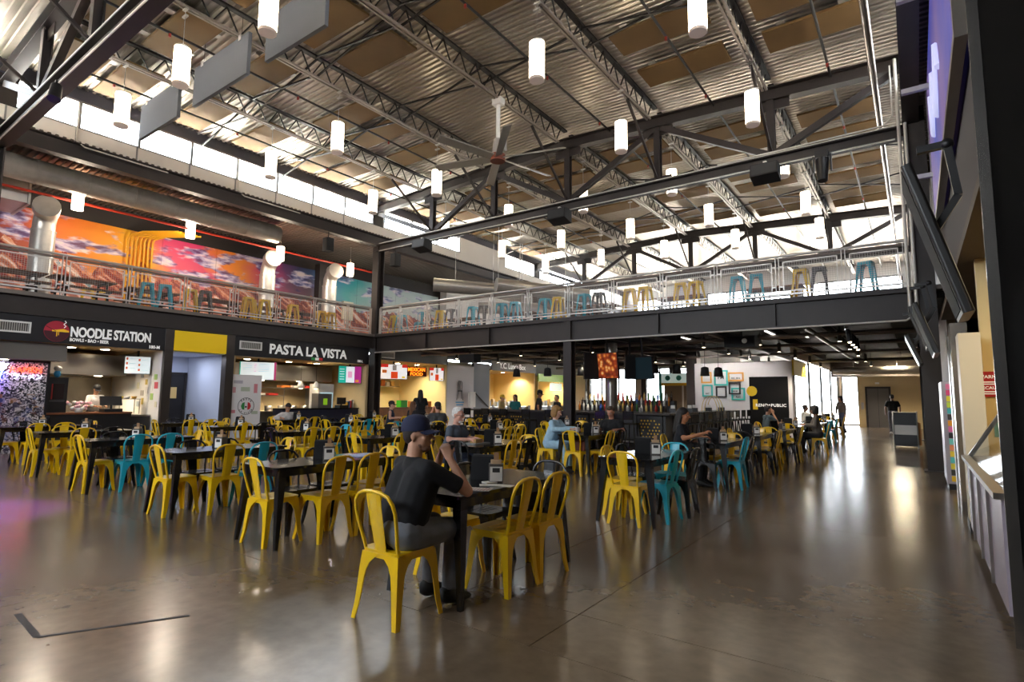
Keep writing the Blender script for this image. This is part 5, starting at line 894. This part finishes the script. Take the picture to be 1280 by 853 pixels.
def table(x, y, label):
    """x centre, y near end; long side along the hall"""
    if tbp: return dup(tbp[0], (x, y+.75, 0), 0, label)
    o = thing('dining_table', label, 'table', (x, y+.75, 0), 0, 'black dining tables'); MB().rbox(-.34, .34, -.75, .75, .74, .765, .03).build('tabletop', mat('table_black_gloss', '131214', .16, coat=.3), o)
    a = MB(); a.box(-.3, .3, -.7, -.68, .67, .74); a.box(-.3, .3, .68, .7, .67, .74); a.box(-.3, -.28, -.68, .68, .67, .74); a.box(.28, .3, -.68, .68, .67, .74); a.build('apron', BLACKC, o)
    for sx in (-1, 1):
        for sy in (-1, 1): MB().add([(sx*.32-a_*.05+0, sy*.71-b_*.05, .74) for a_, b_ in ((0,0),(sx,0),(sx,sy),(0,sy))]+[(sx*.32-a_*.075, sy*.71-b_*.075, .66) for a_, b_ in ((0,0),(sx,0),(sx,sy),(0,sy))]+[(sx*.37-a_*.034, sy*.75-b_*.034, 0) for a_, b_ in ((0,0),(sx,0),(sx,sy),(0,sy))], [(0,1,2,3),(0,4,5,1),(1,5,6,2),(2,6,7,3),(3,7,4,0),(4,8,9,5),(5,9,10,6),(6,10,11,7),(7,11,8,4),(11,10,9,8)]).build('leg', BLACKC, o)
    tbp.append(o); return o
NAPK = mat('brown_napkin', '9c7654', .8); nd = []
def dispenser(x, y, rz, label, z=.765):
    if nd: return dup(nd[0], (x, y, z), rz, label)
    o = thing('napkin_dispenser', label, 'dispenser', (x, y, z), rz, 'napkin dispensers on the tables'); MB().rbox(-.06, .06, -.05, .05, 0, .15, .02).build('body', mat('dispenser_grey', '4d4844', .4), o); MB().box(-.05, .05, -.054, -.05, .015, .13).build('face_label', WHITE, o); MB().box(-.03, .03, -.056, -.054, .085, .12).build('label_print', INK, o); MB().rbox(-.045, .045, -.035, .035, .15, .18, .015).build('napkins', mat('napkin_tan', 'b89a78', .8), o); MB().box(-.02, .02, -.005, .005, .18, .24).build('napkin_tip', NAPK, o); nd.append(o); return o
mst = []
def menu_stand(x, y, rz, label, z=.765):
    if mst: return dup(mst[0], (x, y, z), rz, label)
    o = thing('menu_holder', label, 'menu holder', (x, y, z), rz, 'black menu holders on the tables'); MB().add([(-.1,-.05,0),(.1,-.05,0),(.1,.05,0),(-.1,.05,0),(-.1,-.015,.19),(.1,-.015,.19),(.1,.015,.19),(-.1,.015,.19)], [(3,2,1,0),(4,5,6,7),(0,1,5,4),(1,2,6,5),(2,3,7,6),(3,0,4,7)]).build('wedge', mat('menu_black', '0f0e10', .7, spec=.2), o); MB().box(-.09, .09, -.012, .012, .19, .205).build('spine', BLACK, o); mst.append(o); return o
COLX = [-2.9, -5.33, -7.53, -10.25, -12.75, -15.3]; cnames = ['aisle', 'second', 'third', 'fourth', 'fifth', 'sixth']; rnames = ['front', 'second', 'third', 'fourth', 'fifth', 'sixth', 'seventh', 'eighth', 'ninth']
SEAT = {'N': (0, .19, 0, 'near end'), 'F': (0, 1.49, PI, 'far end'), 'R1': (.27, .6, PI/2, 'right side, nearer seat'), 'R2': (.27, 1.05, PI/2, 'right side, farther seat'), 'L1': (-.27, .6, -PI/2, 'left side, nearer seat'), 'L2': (-.27, 1.05, -PI/2, 'left side, farther seat')}
T = {  # (column, row): (x, y near end, seat colours)
 (0,0): (-2.96, 3.02, 'N:y R1:y R2:y L1:y L2:b F:b'), (1,0): (-5.33, 3.1, 'N:y R1:y R2:y L1:b L2:b F:y'), (2,0): (-7.53, 3.12, 'N:y R1:y R2:t L1:b L2:b F:y'), (3,0): (-10.22, 3.12, 'N:y R1:t R2:t L1:b F:y L2:y'), (4,0): (-12.85, 3.2, 'N:y R1:y R2:b L1:y L2:b F:y'), (5,0): (-15.4, 3.2, 'N:y R1:y R2:y F:y L1:b'),
 (0,1): (-2.82, 6.16, 'N:y R1:t R2:b L1:y L2:b F:t'), (1,1): (-5.33, 6.15, 'N:b R1:y R2:b L1:y L2:y F:y'), (2,1): (-7.7, 6.2, 'N:y R1:y R2:y L1:y F:b L2:b'), (3,1): (-10.2, 6.2, 'N:b R1:y R2:y L1:y L2:y F:t'), (4,1): (-12.8, 6.2, 'N:y R1:y R2:b L1:y L2:y F:y'), (5,1): (-15.3, 6.2, 'N:y R1:y R2:y L1:b L2:y F:y'),
 (0,2): (-2.85, 9.3, 'N:b R1:t R2:b L1:y L2:y F:y'), (1,2): (-5.38, 9.45, 'N:y R1:y R2:b L1:y F:b L2:b'), (2,2): (-7.7, 9.3, 'N:b R1:y L1:y L2:y F:y R2:y'), (3,2): (-10.2, 9.3, 'N:y R1:y R2:b L1:t L2:y F:y'), (4,2): (-12.8, 9.3, 'N:y R1:y R2:t L1:b L2:y F:y'), (5,2): (-15.3, 9.3, 'N:y R1:y R2:y L1:y L2:y F:b'),
 (0,3): (-2.85, 11.75, 'N:b R1:b R2:y L1:y L2:y F:y'), (2,3): (-7.7, 12.3, 'N:y R1:b L1:y L2:b F:y R2:y'), (3,3): (-10.3, 12.3, 'N:y R1:y R2:y L1:y L2:y'), (4,3): (-12.9, 12.3, 'N:y R1:y L1:y L2:y F:y R2:y'), (5,3): (-15.4, 12.3, 'N:y R1:y R2:y L1:y'),
 (0,4): (-2.8, 14.1, 'N:y R1:b R2:y L1:b L2:y'), (0,5): (-2.9, 16.7, 'N:y R1:y R2:b L1:y L2:b'), (0,6): (-2.75, 19.4, 'N:b R1:t R2:t L1:y L2:b'), (0,7): (-2.85, 22.2, 'N:y R1:t R2:y L1:b L2:y'), (0,8): (-2.9, 25.2, 'N:y R1:y R2:b L1:b L2:y')}
OCC = {(1,1,'L1'): (-5.95, 6.62, -PI/2+.1), (1,2,'L1'): (-6.14, 9.85, -PI/2+.05), (1,2,'F'): (-5.36, 11.24, PI), (0,2,'L1'): (-3.44, 9.72, -PI/2+.1), (3,2,'F'): (-10.36, 10.98, .9), (4,3,'L1'): (-13.96, 12.53, -.9), (4,3,'L2'): (-13.5, 13.08, -.1), (5,2,'L1'): (-15.97, 9.95, -PI/2), (0,5,'L1'): (-3.54, 17.3, -.9), (0,5,'R1'): (-2.22, 17.45, PI/2+.1), (0,7,'L1'): (-3.45, 23.2, -PI/2+.6)}   # chairs in use, pulled out
k = 0
for (c, r), (x, y, seats) in T.items():
    nm = '%s row, %s' % (rnames[r], 'aisle column' if c == 0 else cnames[c]+' column from aisle')
    table(x, y, 'black four-legged dining table, %s' % nm)
    for sp_ in seats.split():
        s, col = sp_.split(':'); dx, dy, rz, sn = SEAT[s]; k += 1
        j = ((k*37) % 11-5)/5; px, py, pr = x+dx+.012*j, y+dy+.012*(((k*53) % 7)-3)/3, rz+.045*j
        if (c, r, s) == (0, 0, 'N'): px, py, pr = -2.9, 2.735, 0
        elif (c, r) in ((0, 0), (1, 0), (2, 0), (0, 1)): px, py, pr = x+dx, y+dy, rz+.03*j
        if (c, r, s) in OCC: px, py, pr = OCC[c, r, s]
        if (c, r, s) == (0, 1, 'R1'): px, py, pr = -2.62, 6.73, PI/2-.05
        chair(col, px, py, pr, '%s steel cafe chair at %s table, %s' % (CHC[col][0], nm.replace(' column from aisle', ' column').replace('aisle column', 'aisle'), sn))
    a = ((k*29) % 9-4)/10
    menu_stand(x-.08, y+.8+.1*a, .5+a, 'black wedge menu holder on table, %s' % nm); dispenser(x+.12, y+.72+.12*a, .75+a, 'napkin dispenser with label on table, %s' % nm)
# two chairs upstairs behind the railing
chair('t', -15.9, YB+.75, 1.2, 'teal cafe chair upstairs behind the back railing', ZM); chair('g', -15.2, YB+.7, -1.5, 'dark grey cafe chair upstairs behind the back railing', ZM)
# small things on the near tables
PAPER = mat('white_paper', 'ded8cf', .7)
o = thing('checked_paper', 'red and white checked paper liner at near end of front aisle table', 'paper', (-2.72, 3.35, .766), .4); MB().box(-.1, .1, -.07, .07, 0, .002).build('sheet', PAPER, o); b = MB(); [b.box(-.1+i*.025, -.1+i*.025+.0125, -.07+j*.0255, -.07+j*.0255+.0125, .002, .0025) for i in range(8) for j in range(5)]; b.build('red_checks', mat('check_red', 'b0343a', .6), o)
for i, (x, y, rz) in enumerate(((-2.78, 3.55, .7), (-2.66, 3.6, .2), (-2.85, 3.68, 1.2))): tag(MB().box(-.07, .07, -.04, .04, 0, .004+.002*i).build('paper_scrap', PAPER, loc=(x, y, .766), rot=(0, 0, rz)), 'crumpled white paper on front aisle table, %s from its near end' % ORD[i], 'paper')
def cup(x, y, label, z=.765):
    o = thing('paper_cup', label, 'cup', (x, y, z)); MB().lathe([(0,0),(.032,0),(.043,.13),(.046,.135),(.04,.135),(.03,.01)], n=14).build('cup', PAPER, o); MB().lathe([(.0337,.03),(.0405,.1)], n=14).build('red_mark', mat('cup_red', 'b5282a', .5), o); MB().cyl((0,0,.135), (.01,0,.2), .004, n=6).build('straw', WHITE, o)
cup(-5.42, 9.72, 'white and red paper cup held by woman in blue'); cup(-5.5, 10.75, 'white and red paper cup before the man at far table end')
o = thing('food_tray', 'grey tray with brown food box before the white-haired man', 'tray', (-5.42, 6.62, .766), PI/2); MB().rbox(-.19, .19, -.13, .13, 0, .015, .03).build('tray', mat('tray_grey', '7c7f80', .5), o); MB().box(-.08, .08, -.05, .06, .015, .07).build('food_box', mat('kraft', 'b08a58', .7), o)
tag(MB().tube([(-5.36, 10.2, .77), (-5.34, 10.2, .98)], .006, 6).build('drinking_straw', WHITE), 'white straw standing by the menus on third row table', 'straw'); tag(MB().box(-.12, .12, -.08, .08, 0, .012).build('teal_booklet', mat('booklet_teal', '49b0a8', .5), loc=(-5.2, 10.82, .766), rot=(0, 0, .3)), 'teal booklet in front of the man at far table end', 'booklet')
tag(MB().rbox(-.16, .16, -.2, .2, 0, .006, .02).build('colour_placemat', mat('placemat', '5f7fc0', .4, var=.5, scale=6), loc=(-5.33, 4.42, .766)), 'blue and teal printed mat at far end of front row table', 'placemat')
tag(MB().lathe([(0,0),(.13,0),(.16,.26),(.15,.3),(.14,.27),(0,.25)], n=16).build('blue_bag', mat('bag_blue', '1d2142', .4), loc=(-2.96, 4.42, .456)), 'dark blue bag on the black chair at far end of front aisle table', 'bag')
tag(MB().rbox(-.14, .14, -.05, .05, 0, .26, .03).build('handbag', mat('bag_brown', '6b2d14', .5), loc=(-5.38, 9.72, .455)), 'rust brown handbag on the yellow chair by woman in blue', 'bag')

# worn tape marks on the floor, front left
o = thing('floor_tape', 'worn dark tape marks on the floor at lower left', 'tape', (-4.349, 1.197, 0)); TPM = mat('floor_tape', '3c3633', .7)
MB().bar((-0.554, 0.035, .001), (0, 0, .001), .04, .002).build('strip', TPM, o); MB().bar((0, 0, .001), (0.369, 0.701, .001), .03, .002).build('strip', TPM, o)
# violet stage lamp on the nearest truss washing the floor at far left
o = thing('stage_lamp', 'black stage lamp with violet beam on the nearest truss', 'stage lamp', (-13.0, 3.1, 7.38)); MB().box(-.03, .03, -.03, .03, -.1, .02).build('clamp', BLACK, o); MB().cyl((0, 0, -.08), (.1, -.05, -.4), .09, .11, 14).build('can', BLACK, o)
l = lamp('SPOT', 'violet_beam', (-12.88, 3.04, 6.95), 6000, (.4, .05, 1), .08, spot=.26); l.rotation_euler = (Vector((-9.35, 1.85, 0))-l.location).to_track_quat('-Z', 'Y').to_euler()
# ================================================================ PEOPLE
def remesh(o, vox, it=4):
    r = o.modifiers.new('surface', 'REMESH'); r.mode = 'VOXEL'; r.voxel_size = vox; r.use_smooth_shade = True
    s = o.modifiers.new('soften', 'SMOOTH'); s.factor = .5; s.iterations = it; return o
def V(*a): return Vector(a)
def hand(b, w, d, nrm, curl, side, k=1.0):
    """palm, four unequal bent fingers and a thumb; d = pointing direction, nrm = palm normal"""
    d = Vector(d).normalized(); nrm = Vector(nrm); nrm = (nrm-d*nrm.dot(d)).normalized(); lat = d.cross(nrm)*side; w = Vector(w)
    for t in (-.026, -.009, .009, .026): b.cap(w+lat*t*.6, .017*k, w+d*.075*k+lat*t, .013*k, n=8)
    for i, (t, L) in enumerate(((-.031, .85), (-.011, 1.0), (.011, .95), (.031, .72))):
        p = w+d*.078*k+lat*t; dd = d.copy()
        for j, s in enumerate((.04, .026, .02)):
            dd = (Matrix.Rotation(0, 3, 'Z') @ (dd*math.cos(curl)+(nrm if j == 0 else nrm2)*math.sin(curl))).normalized()
            nrm2 = (nrm*math.cos(curl*(j+1))-d*math.sin(curl*(j+1))).normalized(); q = p+dd*s*L*k; b.cap(p, (.0095-.0012*j)*k, q, (.0088-.0014*j)*k, n=8); p = q
    p = w+d*.02*k-lat*.028; dd = (d*.6-lat*.7+nrm*.35).normalized()
    for s in (.038, .028): q = p+dd*s*k; b.cap(p, .011*k, q, .009*k, n=8); p = q; dd = (dd*.8+d*.4+nrm*curl*.35).normalized()
def headrot(yaw, pitch): return Matrix.Rotation(yaw, 3, 'Z') @ Matrix.Rotation(pitch, 3, 'X')
def person(label, loc, rz, pose='sit', skin='c08a68', top='303030', sleeve='short', pants='3a3c44', shoe='181818', hair='short', hairc='2a1c14', cap=None, arms=None, lean=.05, yaw=0, pitch=0, det=.014, beard=None, glasses=False, heavy=1.0, extra=None, knee=.42, sc=1, face=True, twist=0):
    root = thing('person', label, 'person', loc, rz); root.scale = (sc, sc, sc)
    SK = mat('skin_'+skin, skin, .55); TP = mat('cloth_'+top, top, .85, var=.15, scale=14); PN = mat('cloth_'+pants, pants, .85, var=.15, scale=14); SH = mat('shoe_'+shoe, shoe, .6); HR = mat('hair_'+hairc, hairc, .6, var=.3, scale=40)
    sit = pose == 'sit'; pz = .53 if sit else .93; N = V(0, lean, 1.055-.25*lean if sit else 1.45-.2*lean); pel = V(0, 0, pz)
    hips = [V(s*.095, 0, pz) for s in (-1, 1)]
    if sit: kn = [V(s*.12, knee, .53) for s in (-1, 1)]; an = [V(s*.11, knee-.03, .09) for s in (-1, 1)]
    elif pose == 'walk': kn = [V(-.1, .1, .5), V(.1, -.02, .5)]; an = [V(-.1, .12, .09), V(.1, -.2, .13)]
    else: kn = [V(s*.1, .02, .5) for s in (-1, 1)]; an = [V(s*.11, -.01, .09) for s in (-1, 1)]
    ct, st = math.cos(twist), math.sin(twist); sh = [N+V(s*.175*ct, s*.175*st, -.06) for s in (-1, 1)]
    if arms is None:
        arms = [((-.26, .06, .78 if sit else 1.14), (-.2, .32, .8) if sit else (-.26, .1, .9), (.2, 1, 0) if sit else (0, .2, -1), .4), ((.26, .06, .78 if sit else 1.14), (.2, .32, .8) if sit else (.26, .1, .9), (-.2, 1, 0) if sit else (0, .2, -1), .4)]
    H = N+V(0, .02, .155); R = headrot(yaw, pitch); hp = lambda *a: H+R @ V(*a)
    # torso outline shared by body and garment
    def torso(b, e, low=0):
        for s in (-1, 1):
            q = V(s*.07*ct, s*.07*st, 0); b.cap(N+q*1.25+V(0, .005, -.15), (.098+e)*heavy, pel+V(s*.065, 0, .1-low), (.102+e)*heavy, n=12)
        b.cap(N+V(0, .02, -.17), .1+e, pel+V(0, .03*heavy, .14), (.115+e)*heavy, n=12); b.cap(pel+V(0, .01, .12), (.11+e)*heavy, pel+V(0, -.02, .0-low*.5), (.1+e)*heavy, n=12)
        b.cap(sh[0]+V(.03, 0, .0), .058+e, sh[1]+V(-.03, 0, 0), .058+e, n=12); b.cap(N+V(0, -.01, -.03), .062+e, N+V(0, 0, -.08), .085+e, n=12)
    def arm(b, i, e, upto):
        s0, (el, wr, hd, cu) = sh[i], arms[i]; el, wr = V(*el), V(*wr)
        if upto == 'full': b.cap(s0, .052+e, el, .04+e, n=10); b.cap(el, .041+e, wr, .026+e, n=10)
        elif upto == 'short': q = s0.lerp(el, .78); b.cap(s0, .06+e, q, .056+e, False, n=12)
        elif upto == 'long': b.cap(s0, .06+e, el, .05+e, n=12); q = el.lerp(wr, .93); b.cap(el, .05+e, q, .038+e, False, n=12)
    b = MB(); torso(b, -.014)
    for i in (0, 1):
        arm(b, i, 0, 'full'); el, wr, hd, cu = arms[i]; s = -1 if i == 0 else 1
        hand(b, wr, hd, (-s*.6, .0, .8) if hd[2] > .5 else ((-s*.3, 0, -1) if abs(hd[2]) < .6 else (-s, 0, 0)), cu, s)
        b.cap(hips[i], .08*heavy, kn[i], .056, n=10); b.cap(kn[i], .055, an[i], .038, n=10); b.cap(an[i]+V(0, -.02, -.03), .03, an[i]+V(0, .08, -.05), .024, n=8)
    b.cap(N+V(0, -.01, -.04), .058, H+V(0, -.012, -.05), .054, n=12)
    def add_ell(c, r): # ellipsoid turned with the head
        m = MB(); m.ell((0, 0, 0), *r, 14, 10); b.add([hp(*c)+R @ Vector(v) for v in m.v], m.f, True)
    add_ell((0, -.008, .028), (.076, .096, .092)); add_ell((0, .025, -.035), (.062, .07, .083)); add_ell((0, .052, -.088), (.034, .036, .028)); add_ell((0, .088, .022), (.045, .012, .012))
    for s in (-1, 1): add_ell((s*.074, -.008, -.012), (.009, .017, .028)); add_ell((s*.04, .062, -.025), (.022, .022, .018))
    b.cap(hp(0, .092, .012), .009, hp(0, .118, -.028), .0145, n=8); add_ell((0, .084, -.062), (.024, .014, .012))
    remesh(b.build('body', SK, root), det)
    g = MB(); torso(g, .006, .02)
    if sleeve != 'none':
        for i in (0, 1): arm(g, i, .004, sleeve)
    remesh(g.build('shirt', TP, root), max(det, .011), 5)
    g = MB(); g.cap(pel+V(-.07, -.01, .03), .115*heavy, pel+V(.07, -.01, .03), .115*heavy, n=12)
    for i in (0, 1): g.cap(hips[i], .098*heavy, kn[i], .074, n=12); g.cap(kn[i], .072, an[i]+V(0, 0, .02), .058, False, n=12)
    remesh(g.build('trousers', PN, root), max(det, .013), 4)
    for i in (0, 1):
        a = an[i]; m = MB(); m.add([(x, y, z) for x, y, z in [(-.04,-.09,0),(.04,-.09,0),(.048,.1,0),(.03,.19,0),(-.03,.19,0),(-.048,.1,0),(-.038,-.085,.07),(.038,-.085,.07),(.04,.08,.06),(.024,.17,.035),(-.024,.17,.035),(-.04,.08,.06),(-.035,-.06,.1),(.035,-.06,.1),(.03,.03,.1),(-.03,.03,.1)]], [(5,4,3,2,1,0),(0,1,7,6),(1,2,8,7),(2,3,9,8),(3,4,10,9),(4,5,11,10),(5,0,6,11),(6,7,13,12),(7,8,14,13),(8,9,10,11),(8,11,15,14),(11,6,12,15),(12,13,14,15)], True)
        so = m.build('shoe', SH, root, loc=(a.x, a.y, max(0, a.z-.09))); so.scale = (1.35, 1.2, 1.4); sd = so.modifiers.new('round', 'SUBSURF'); sd.levels = sd.render_levels = 1
    def hmesh(mm, name, m): o = MB(); o.add([hp(0, 0, 0)+R @ Vector(v) for v in mm.v], mm.f, True); return o.build(name, m, root)
    if hair:
        h = MB()
        if hair in ('short', 'grey'): h.ell((0, -.018, .04), .08, .093, .088, 14, 10); h.ell((0, -.038, .0), .074, .068, .07, 12, 8); h.ell((0, .045, .098), .05, .04, .028, 10, 6)
        elif hair == 'bob':
            h.ell((0, -.02, .05), .09, .1, .092, 14, 10); [h.ell((s*.068, .0, -.02), .03, .055, .095, 10, 8) for s in (-1, 1)]; h.ell((0, -.06, -.03), .085, .055, .1, 12, 8); h.ell((0, .068, .085), .062, .035, .035, 10, 6)
        elif hair == 'long':
            h.ell((0, -.02, .045), .088, .1, .092, 14, 10); h.cap((0, -.07, .02), .07, (0, -.1, -.3), .055, n=12); [h.cap((s*.06, -.03, .0), .035, (s*.085, -.05, -.28), .03, n=10) for s in (-1, 1)]
        remesh(hmesh(h, 'hair', HR), max(det*.9, .009), 2)
    if cap:
        cm = mat('cap_'+cap, cap, .8); m = MB(); prof = [(.1, .0), (.1, .03), (.095, .06), (.078, .09), (.05, .108), (.018, .115), (0, .116)]; n = 24; vs = []
        for kk in range(n): a = 2*PI*kk/n; vs += [(r*.86*math.cos(a), r*1.06*math.sin(a)-.01, .032+z) for r, z in prof]
        L_ = len(prof); m.add(vs, [(kk*L_+i, ((kk+1) % n)*L_+i, ((kk+1) % n)*L_+i+1, kk*L_+i+1) for kk in range(n) for i in range(L_-1)], True); hmesh(m, 'cap', cm)
        m = MB(); top_ = []; bot = []
        for i in range(13):
            t = -1+2*i/12; x = .078*t; yo = .085+.082*math.sqrt(max(0, 1-t*t)); yi = .088*math.sqrt(max(.05, 1-(t*.88)**2)); z = .036-.016*t*t
            top_ += [(x, yi, z+.004), (x, yo, z-.012)]; bot += [(x, yi, z-.002), (x, yo, z-.018)]
        f = [(2*i, 2*i+1, 2*i+3, 2*i+2) for i in range(12)]; m.add(top_, f, True); m.add(bot, [q[::-1] for q in f], True); m.add(top_+bot, [(2*i+1, 26+2*i+1, 26+2*i+3, 2*i+3) for i in range(12)]); hmesh(m, 'cap_brim', cm)
    if beard:
        m = MB(); m.ell((0, .05, -.09), .04, .042, .032, 12, 8); m.ell((0, .093, -.05), .026, .01, .009, 10, 6)
        if beard[0] == 'f': [m.ell((s*.037, .024, -.06), .022, .036, .034, 10, 8) for s in (-1, 1)]
        remesh(hmesh(m, 'beard', mat('beard_'+beard[1:], beard[1:], .8)), .008, 2)
    if face:
        for s in (-1, 1):
            m = MB(); m.ell((s*.031, .083, .003), .014, .009, .008, 10, 6); hmesh(m, 'eye', mat('eye_white', 'e4ded8', .3)); m = MB(); m.ell((s*.031, .091, .003), .006, .003, .006, 8, 6); hmesh(m, 'iris', mat('iris_dark', '2a1c14', .2))
            m = MB(); m.cap((s*.016, .094, .026), .004, (s*.047, .086, .025), .003, n=6); hmesh(m, 'eyebrow', HR)
        m = MB(); m.ell((0, .098, -.062), .02, .006, .006, 10, 6); hmesh(m, 'lips', mat('lips', '9a5a50', .5))
    if glasses:
        m = MB()
        for s in (-1, 1): m.tube([(s*.034+.024*math.cos(2*PI*i/16), .108, .002+.018*math.sin(2*PI*i/16)) for i in range(16)], .002, 5, True); m.tube([(s*.058, .106, .005), (s*.078, .01, .0)], .002, 5)
        m.tube([(-.01, .11, .004), (.01, .11, .004)], .002, 5); hmesh(m, 'glasses', BLACK)
    if extra: extra(root, hp, H, R)
    return root
# foreground man: elbows on the table, hands joined before his mouth, looking right
def logo(root, hp, H, R):
    m = MB(); m.box(-.02, .014, .096, .104, .072, .088); o = MB(); o.add([hp(*v) for v in m.v], m.f); o.build('cap_logo', WHITE, root)
    b = MB(); b.tube([(.125*math.cos(a)*1.0, .115*math.sin(a)-.0, .60) for a in [2*PI*i/24 for i in range(24)]], .014, 6, True); b.build('belt', mat('belt_black', '15120f', .5), root)
person('man in navy cap and black polo seated on yellow chair, hands at his chin', (-2.9, 2.745, 0), -.12, 'sit', 'c9967a', '121216', 'short', '787b82', '151312', 'short', '2c2018', '1d2240', arms=[((-.14, .37, .8), (.03, .31, 1.03), (.4, -.15, .9), 1.05), ((.27, .36, .8), (.16, .28, 1.03), (-.5, -.05, .85), 1.05)], lean=.1, yaw=-.98, pitch=.05, det=.0075, beard='f8a6350', extra=logo, heavy=1.28, knee=.38, twist=-.12)
# white-haired man at the second table
person('white-haired man with goatee in grey blue tee seated at second row table', (-5.93, 6.62, 0), -PI/2+.1, 'sit', 'd09a86', '4c5563', 'short', '2a3144', '1a1a1a', 'short', 'e2ddd8', arms=[((-.24, .14, .82), (-.1, .44, .82), (.4, 1, 0), .9), ((.26, .14, .82), (.12, .44, .83), (-.4, 1, .1), .9)], lean=.1, yaw=.05, pitch=-.12, det=.0095, beard='ge6e0da', glasses=True, heavy=1.2)
person('woman with short blond hair in pale blue blazer seated reaching for a cup', (-6.12, 9.85, 0), -PI/2+.05, 'sit', 'd8a88e', 'a9cbe0', 'long', 'a3c4d8', '302c2a', 'bob', 'a0763f', arms=[((-.24, .2, .84), (-.12, .52, .86), (.2, 1, 0), .7), ((.25, .2, .84), (.14, .55, .86), (-.1, 1, .1), .7)], lean=.12, yaw=0, pitch=-.25, det=.0095, heavy=1.05)
person('man in black tee facing the camera, head bent over far table end', (-5.36, 11.22, 0), PI, 'sit', 'c48a70', '17171a', 'short', '4a3f3a', '222222', 'short', '4a3a2a', lean=.12, pitch=-.45, det=.011, heavy=1.1, arms=[((-.27, .12, .8), (-.24, .4, .82), (.3, 1, 0), .6), ((.27, .12, .8), (.2, .42, .82), (-.3, 1, 0), .6)])
person('woman with long black hair in black tee seated at third row aisle table', (-3.42, 9.72, 0), -PI/2+.1, 'sit', 'b47a58', '14171f', 'short', '17171a', '151515', 'long', '16110f', lean=.08, pitch=-.15, det=.011, arms=[((-.25, .1, .8), (-.1, .42, .82), (.3, 1, 0), .7), ((.27, .16, .8), (.2, .48, .9), (-.1, 1, .5), .7)])
def phone(root, hp, H, R): m = MB(); m.box(.082, .09, -.05, .09, -.09, .03); o = MB(); o.add([hp(*v) for v in m.v], m.f); o.build('phone', BLACK, root)
person('man in black cap and grey tee holding a phone to his ear', (-10.35, 11.0, 0), .9, 'sit', 'd0977c', '3f4043', 'short', '2c2c34', '181818', 'short', '3a2c22', '17171a', arms=[((-.26, .18, .82), (-.12, .12, 1.12), (.1, -.1, 1), .9), ((.26, .1, .8), (.1, .4, .82), (-.3, 1, 0), .5)], lean=.04, yaw=.25, det=.012, extra=phone, heavy=1.15)
person('woman in navy sleeveless top and visor seated far left of standing woman', (-13.95, 12.55, 0), -.9, 'sit', 'd6a48c', '1b2a44', 'none', '33343c', '202020', 'short', '4a2c1a', '2a2a30', det=.014)
person('woman with long brown hair and dark top seen from behind', (-13.5, 13.1, 0), -.1, 'sit', 'c89a7c', '1d1a1c', 'long', '26262c', '202020', 'long', '6a4428', det=.014)
person('standing woman in black with long black hair at the taco counter', (-14.15, 14.15, 0), 1.0, 'stand', 'c9957a', '131315', 'short', '1a1a1e', '151515', 'long', '120e0e', arms=[((-.26, .1, 1.12), (-.18, .36, 1.1), (.2, 1, 0), .5), ((.26, .1, 1.12), (.16, .36, 1.1), (-.2, 1, 0), .5)], det=.014)
person('noodle cook in black and white shirt looking down at the counter', (-19.2, 6.1, 0), -PI/2+.2, 'stand', 'b98a6a', 'd8d4d2', 'short', '1c1c20', '151515', 'short', '1a1412', '1b1a1c', pitch=-.45, det=.014, arms=[((-.26, .1, 1.12), (-.1, .38, 1.12), (.3, 1, 0), .6), ((.26, .1, 1.12), (.12, .38, 1.12), (-.3, 1, 0), .6)])
person('taco stall cashier in white cap behind the counter', (-18.75, 15.95, 0), -PI/2, 'stand', 'c9977c', '2a2a2e', 'short', '1c1c20', '151515', 'short', '1a1412', 'd8d4ce', det=.016)
person('diner bent low over the table before the pasta board', (-15.95, 9.95, 0), -PI/2, 'sit', 'b07c5c', 'cfc9c6', 'long', '2a2a30', '181818', 'short', '241812', lean=.34, pitch=-.9, det=.014)
person('bartender in black cap and tee behind the bar', (-11.3, 17.3, 0), -1.2, 'stand', '8a5c44', '1f1f22', 'short', '1c1c20', '151515', 'short', '1a1412', '161618', pitch=-.3, det=.014, sc=1.02)
person('bartender with dark hair and black top right of the capped one', (-10.45, 17.35, 0), 2.6, 'stand', 'a87858', '17171a', 'long', '1c1c20', '151515', 'short', '17110e', det=.014, sc=.93)
person('bar guest in teal top beside yellow figure behind the bar', (-12.35, 17.4, 0), PI, 'stand', 'b98868', '1f6a6a', 'short', '1c1c20', '151515', 'long', '241812', det=.014, sc=.93)
person('bar worker with yellow hat and cream apron behind the bar', (-12.85, 17.1, 0), -1.3, 'stand', 'c99a7c', 'd8b878', 'short', '5a5248', '151515', 'short', '6a4a2c', 'e0bc3a', det=.014, sc=.92)
person('man in slate shirt resting his chin on his hand by the kiosk', (-3.52, 17.3, 0), -.9, 'sit', 'a8785c', '3c4a52', 'short', '20202a', '181818', 'short', '1a1412', arms=[((-.25, .14, .8), (-.1, .42, .8), (.3, 1, 0), .5), ((.25, .2, .82), (.08, .16, 1.1), (-.1, 0, 1), 1.0)], det=.014)
person('woman in beret and grey cardigan seated across the aisle table', (-2.24, 17.45, 0), PI/2+.1, 'sit', 'b0826a', '5e5852', 'long', '1d1d22', '181818', 'bob', '1f1a18', '2a2624', det=.014)
person('far diner in white shirt seated before the bright windows', (-3.43, 23.2, 0), -PI/2+.6, 'sit', 'a87a60', 'c8c4be', 'long', '2a2a30', '181818', 'short', '2a2018', det=.018)
person('standing woman in plaid shirt against the bright far doorway', (-2.72, 28.8, 0), 2.4, 'walk', 'a07258', '5a4f4c', 'long', '3c4560', '181818', 'bob', '16110f', det=.018, sc=.98)
person('man in black tee and grey trousers walking toward the lift', (-.9, 30.2, 0), .1, 'walk', '8a604a', '131315', 'short', '5a5a62', 'b8b4ae', 'short', '120e0c', det=.018, sc=1.04)
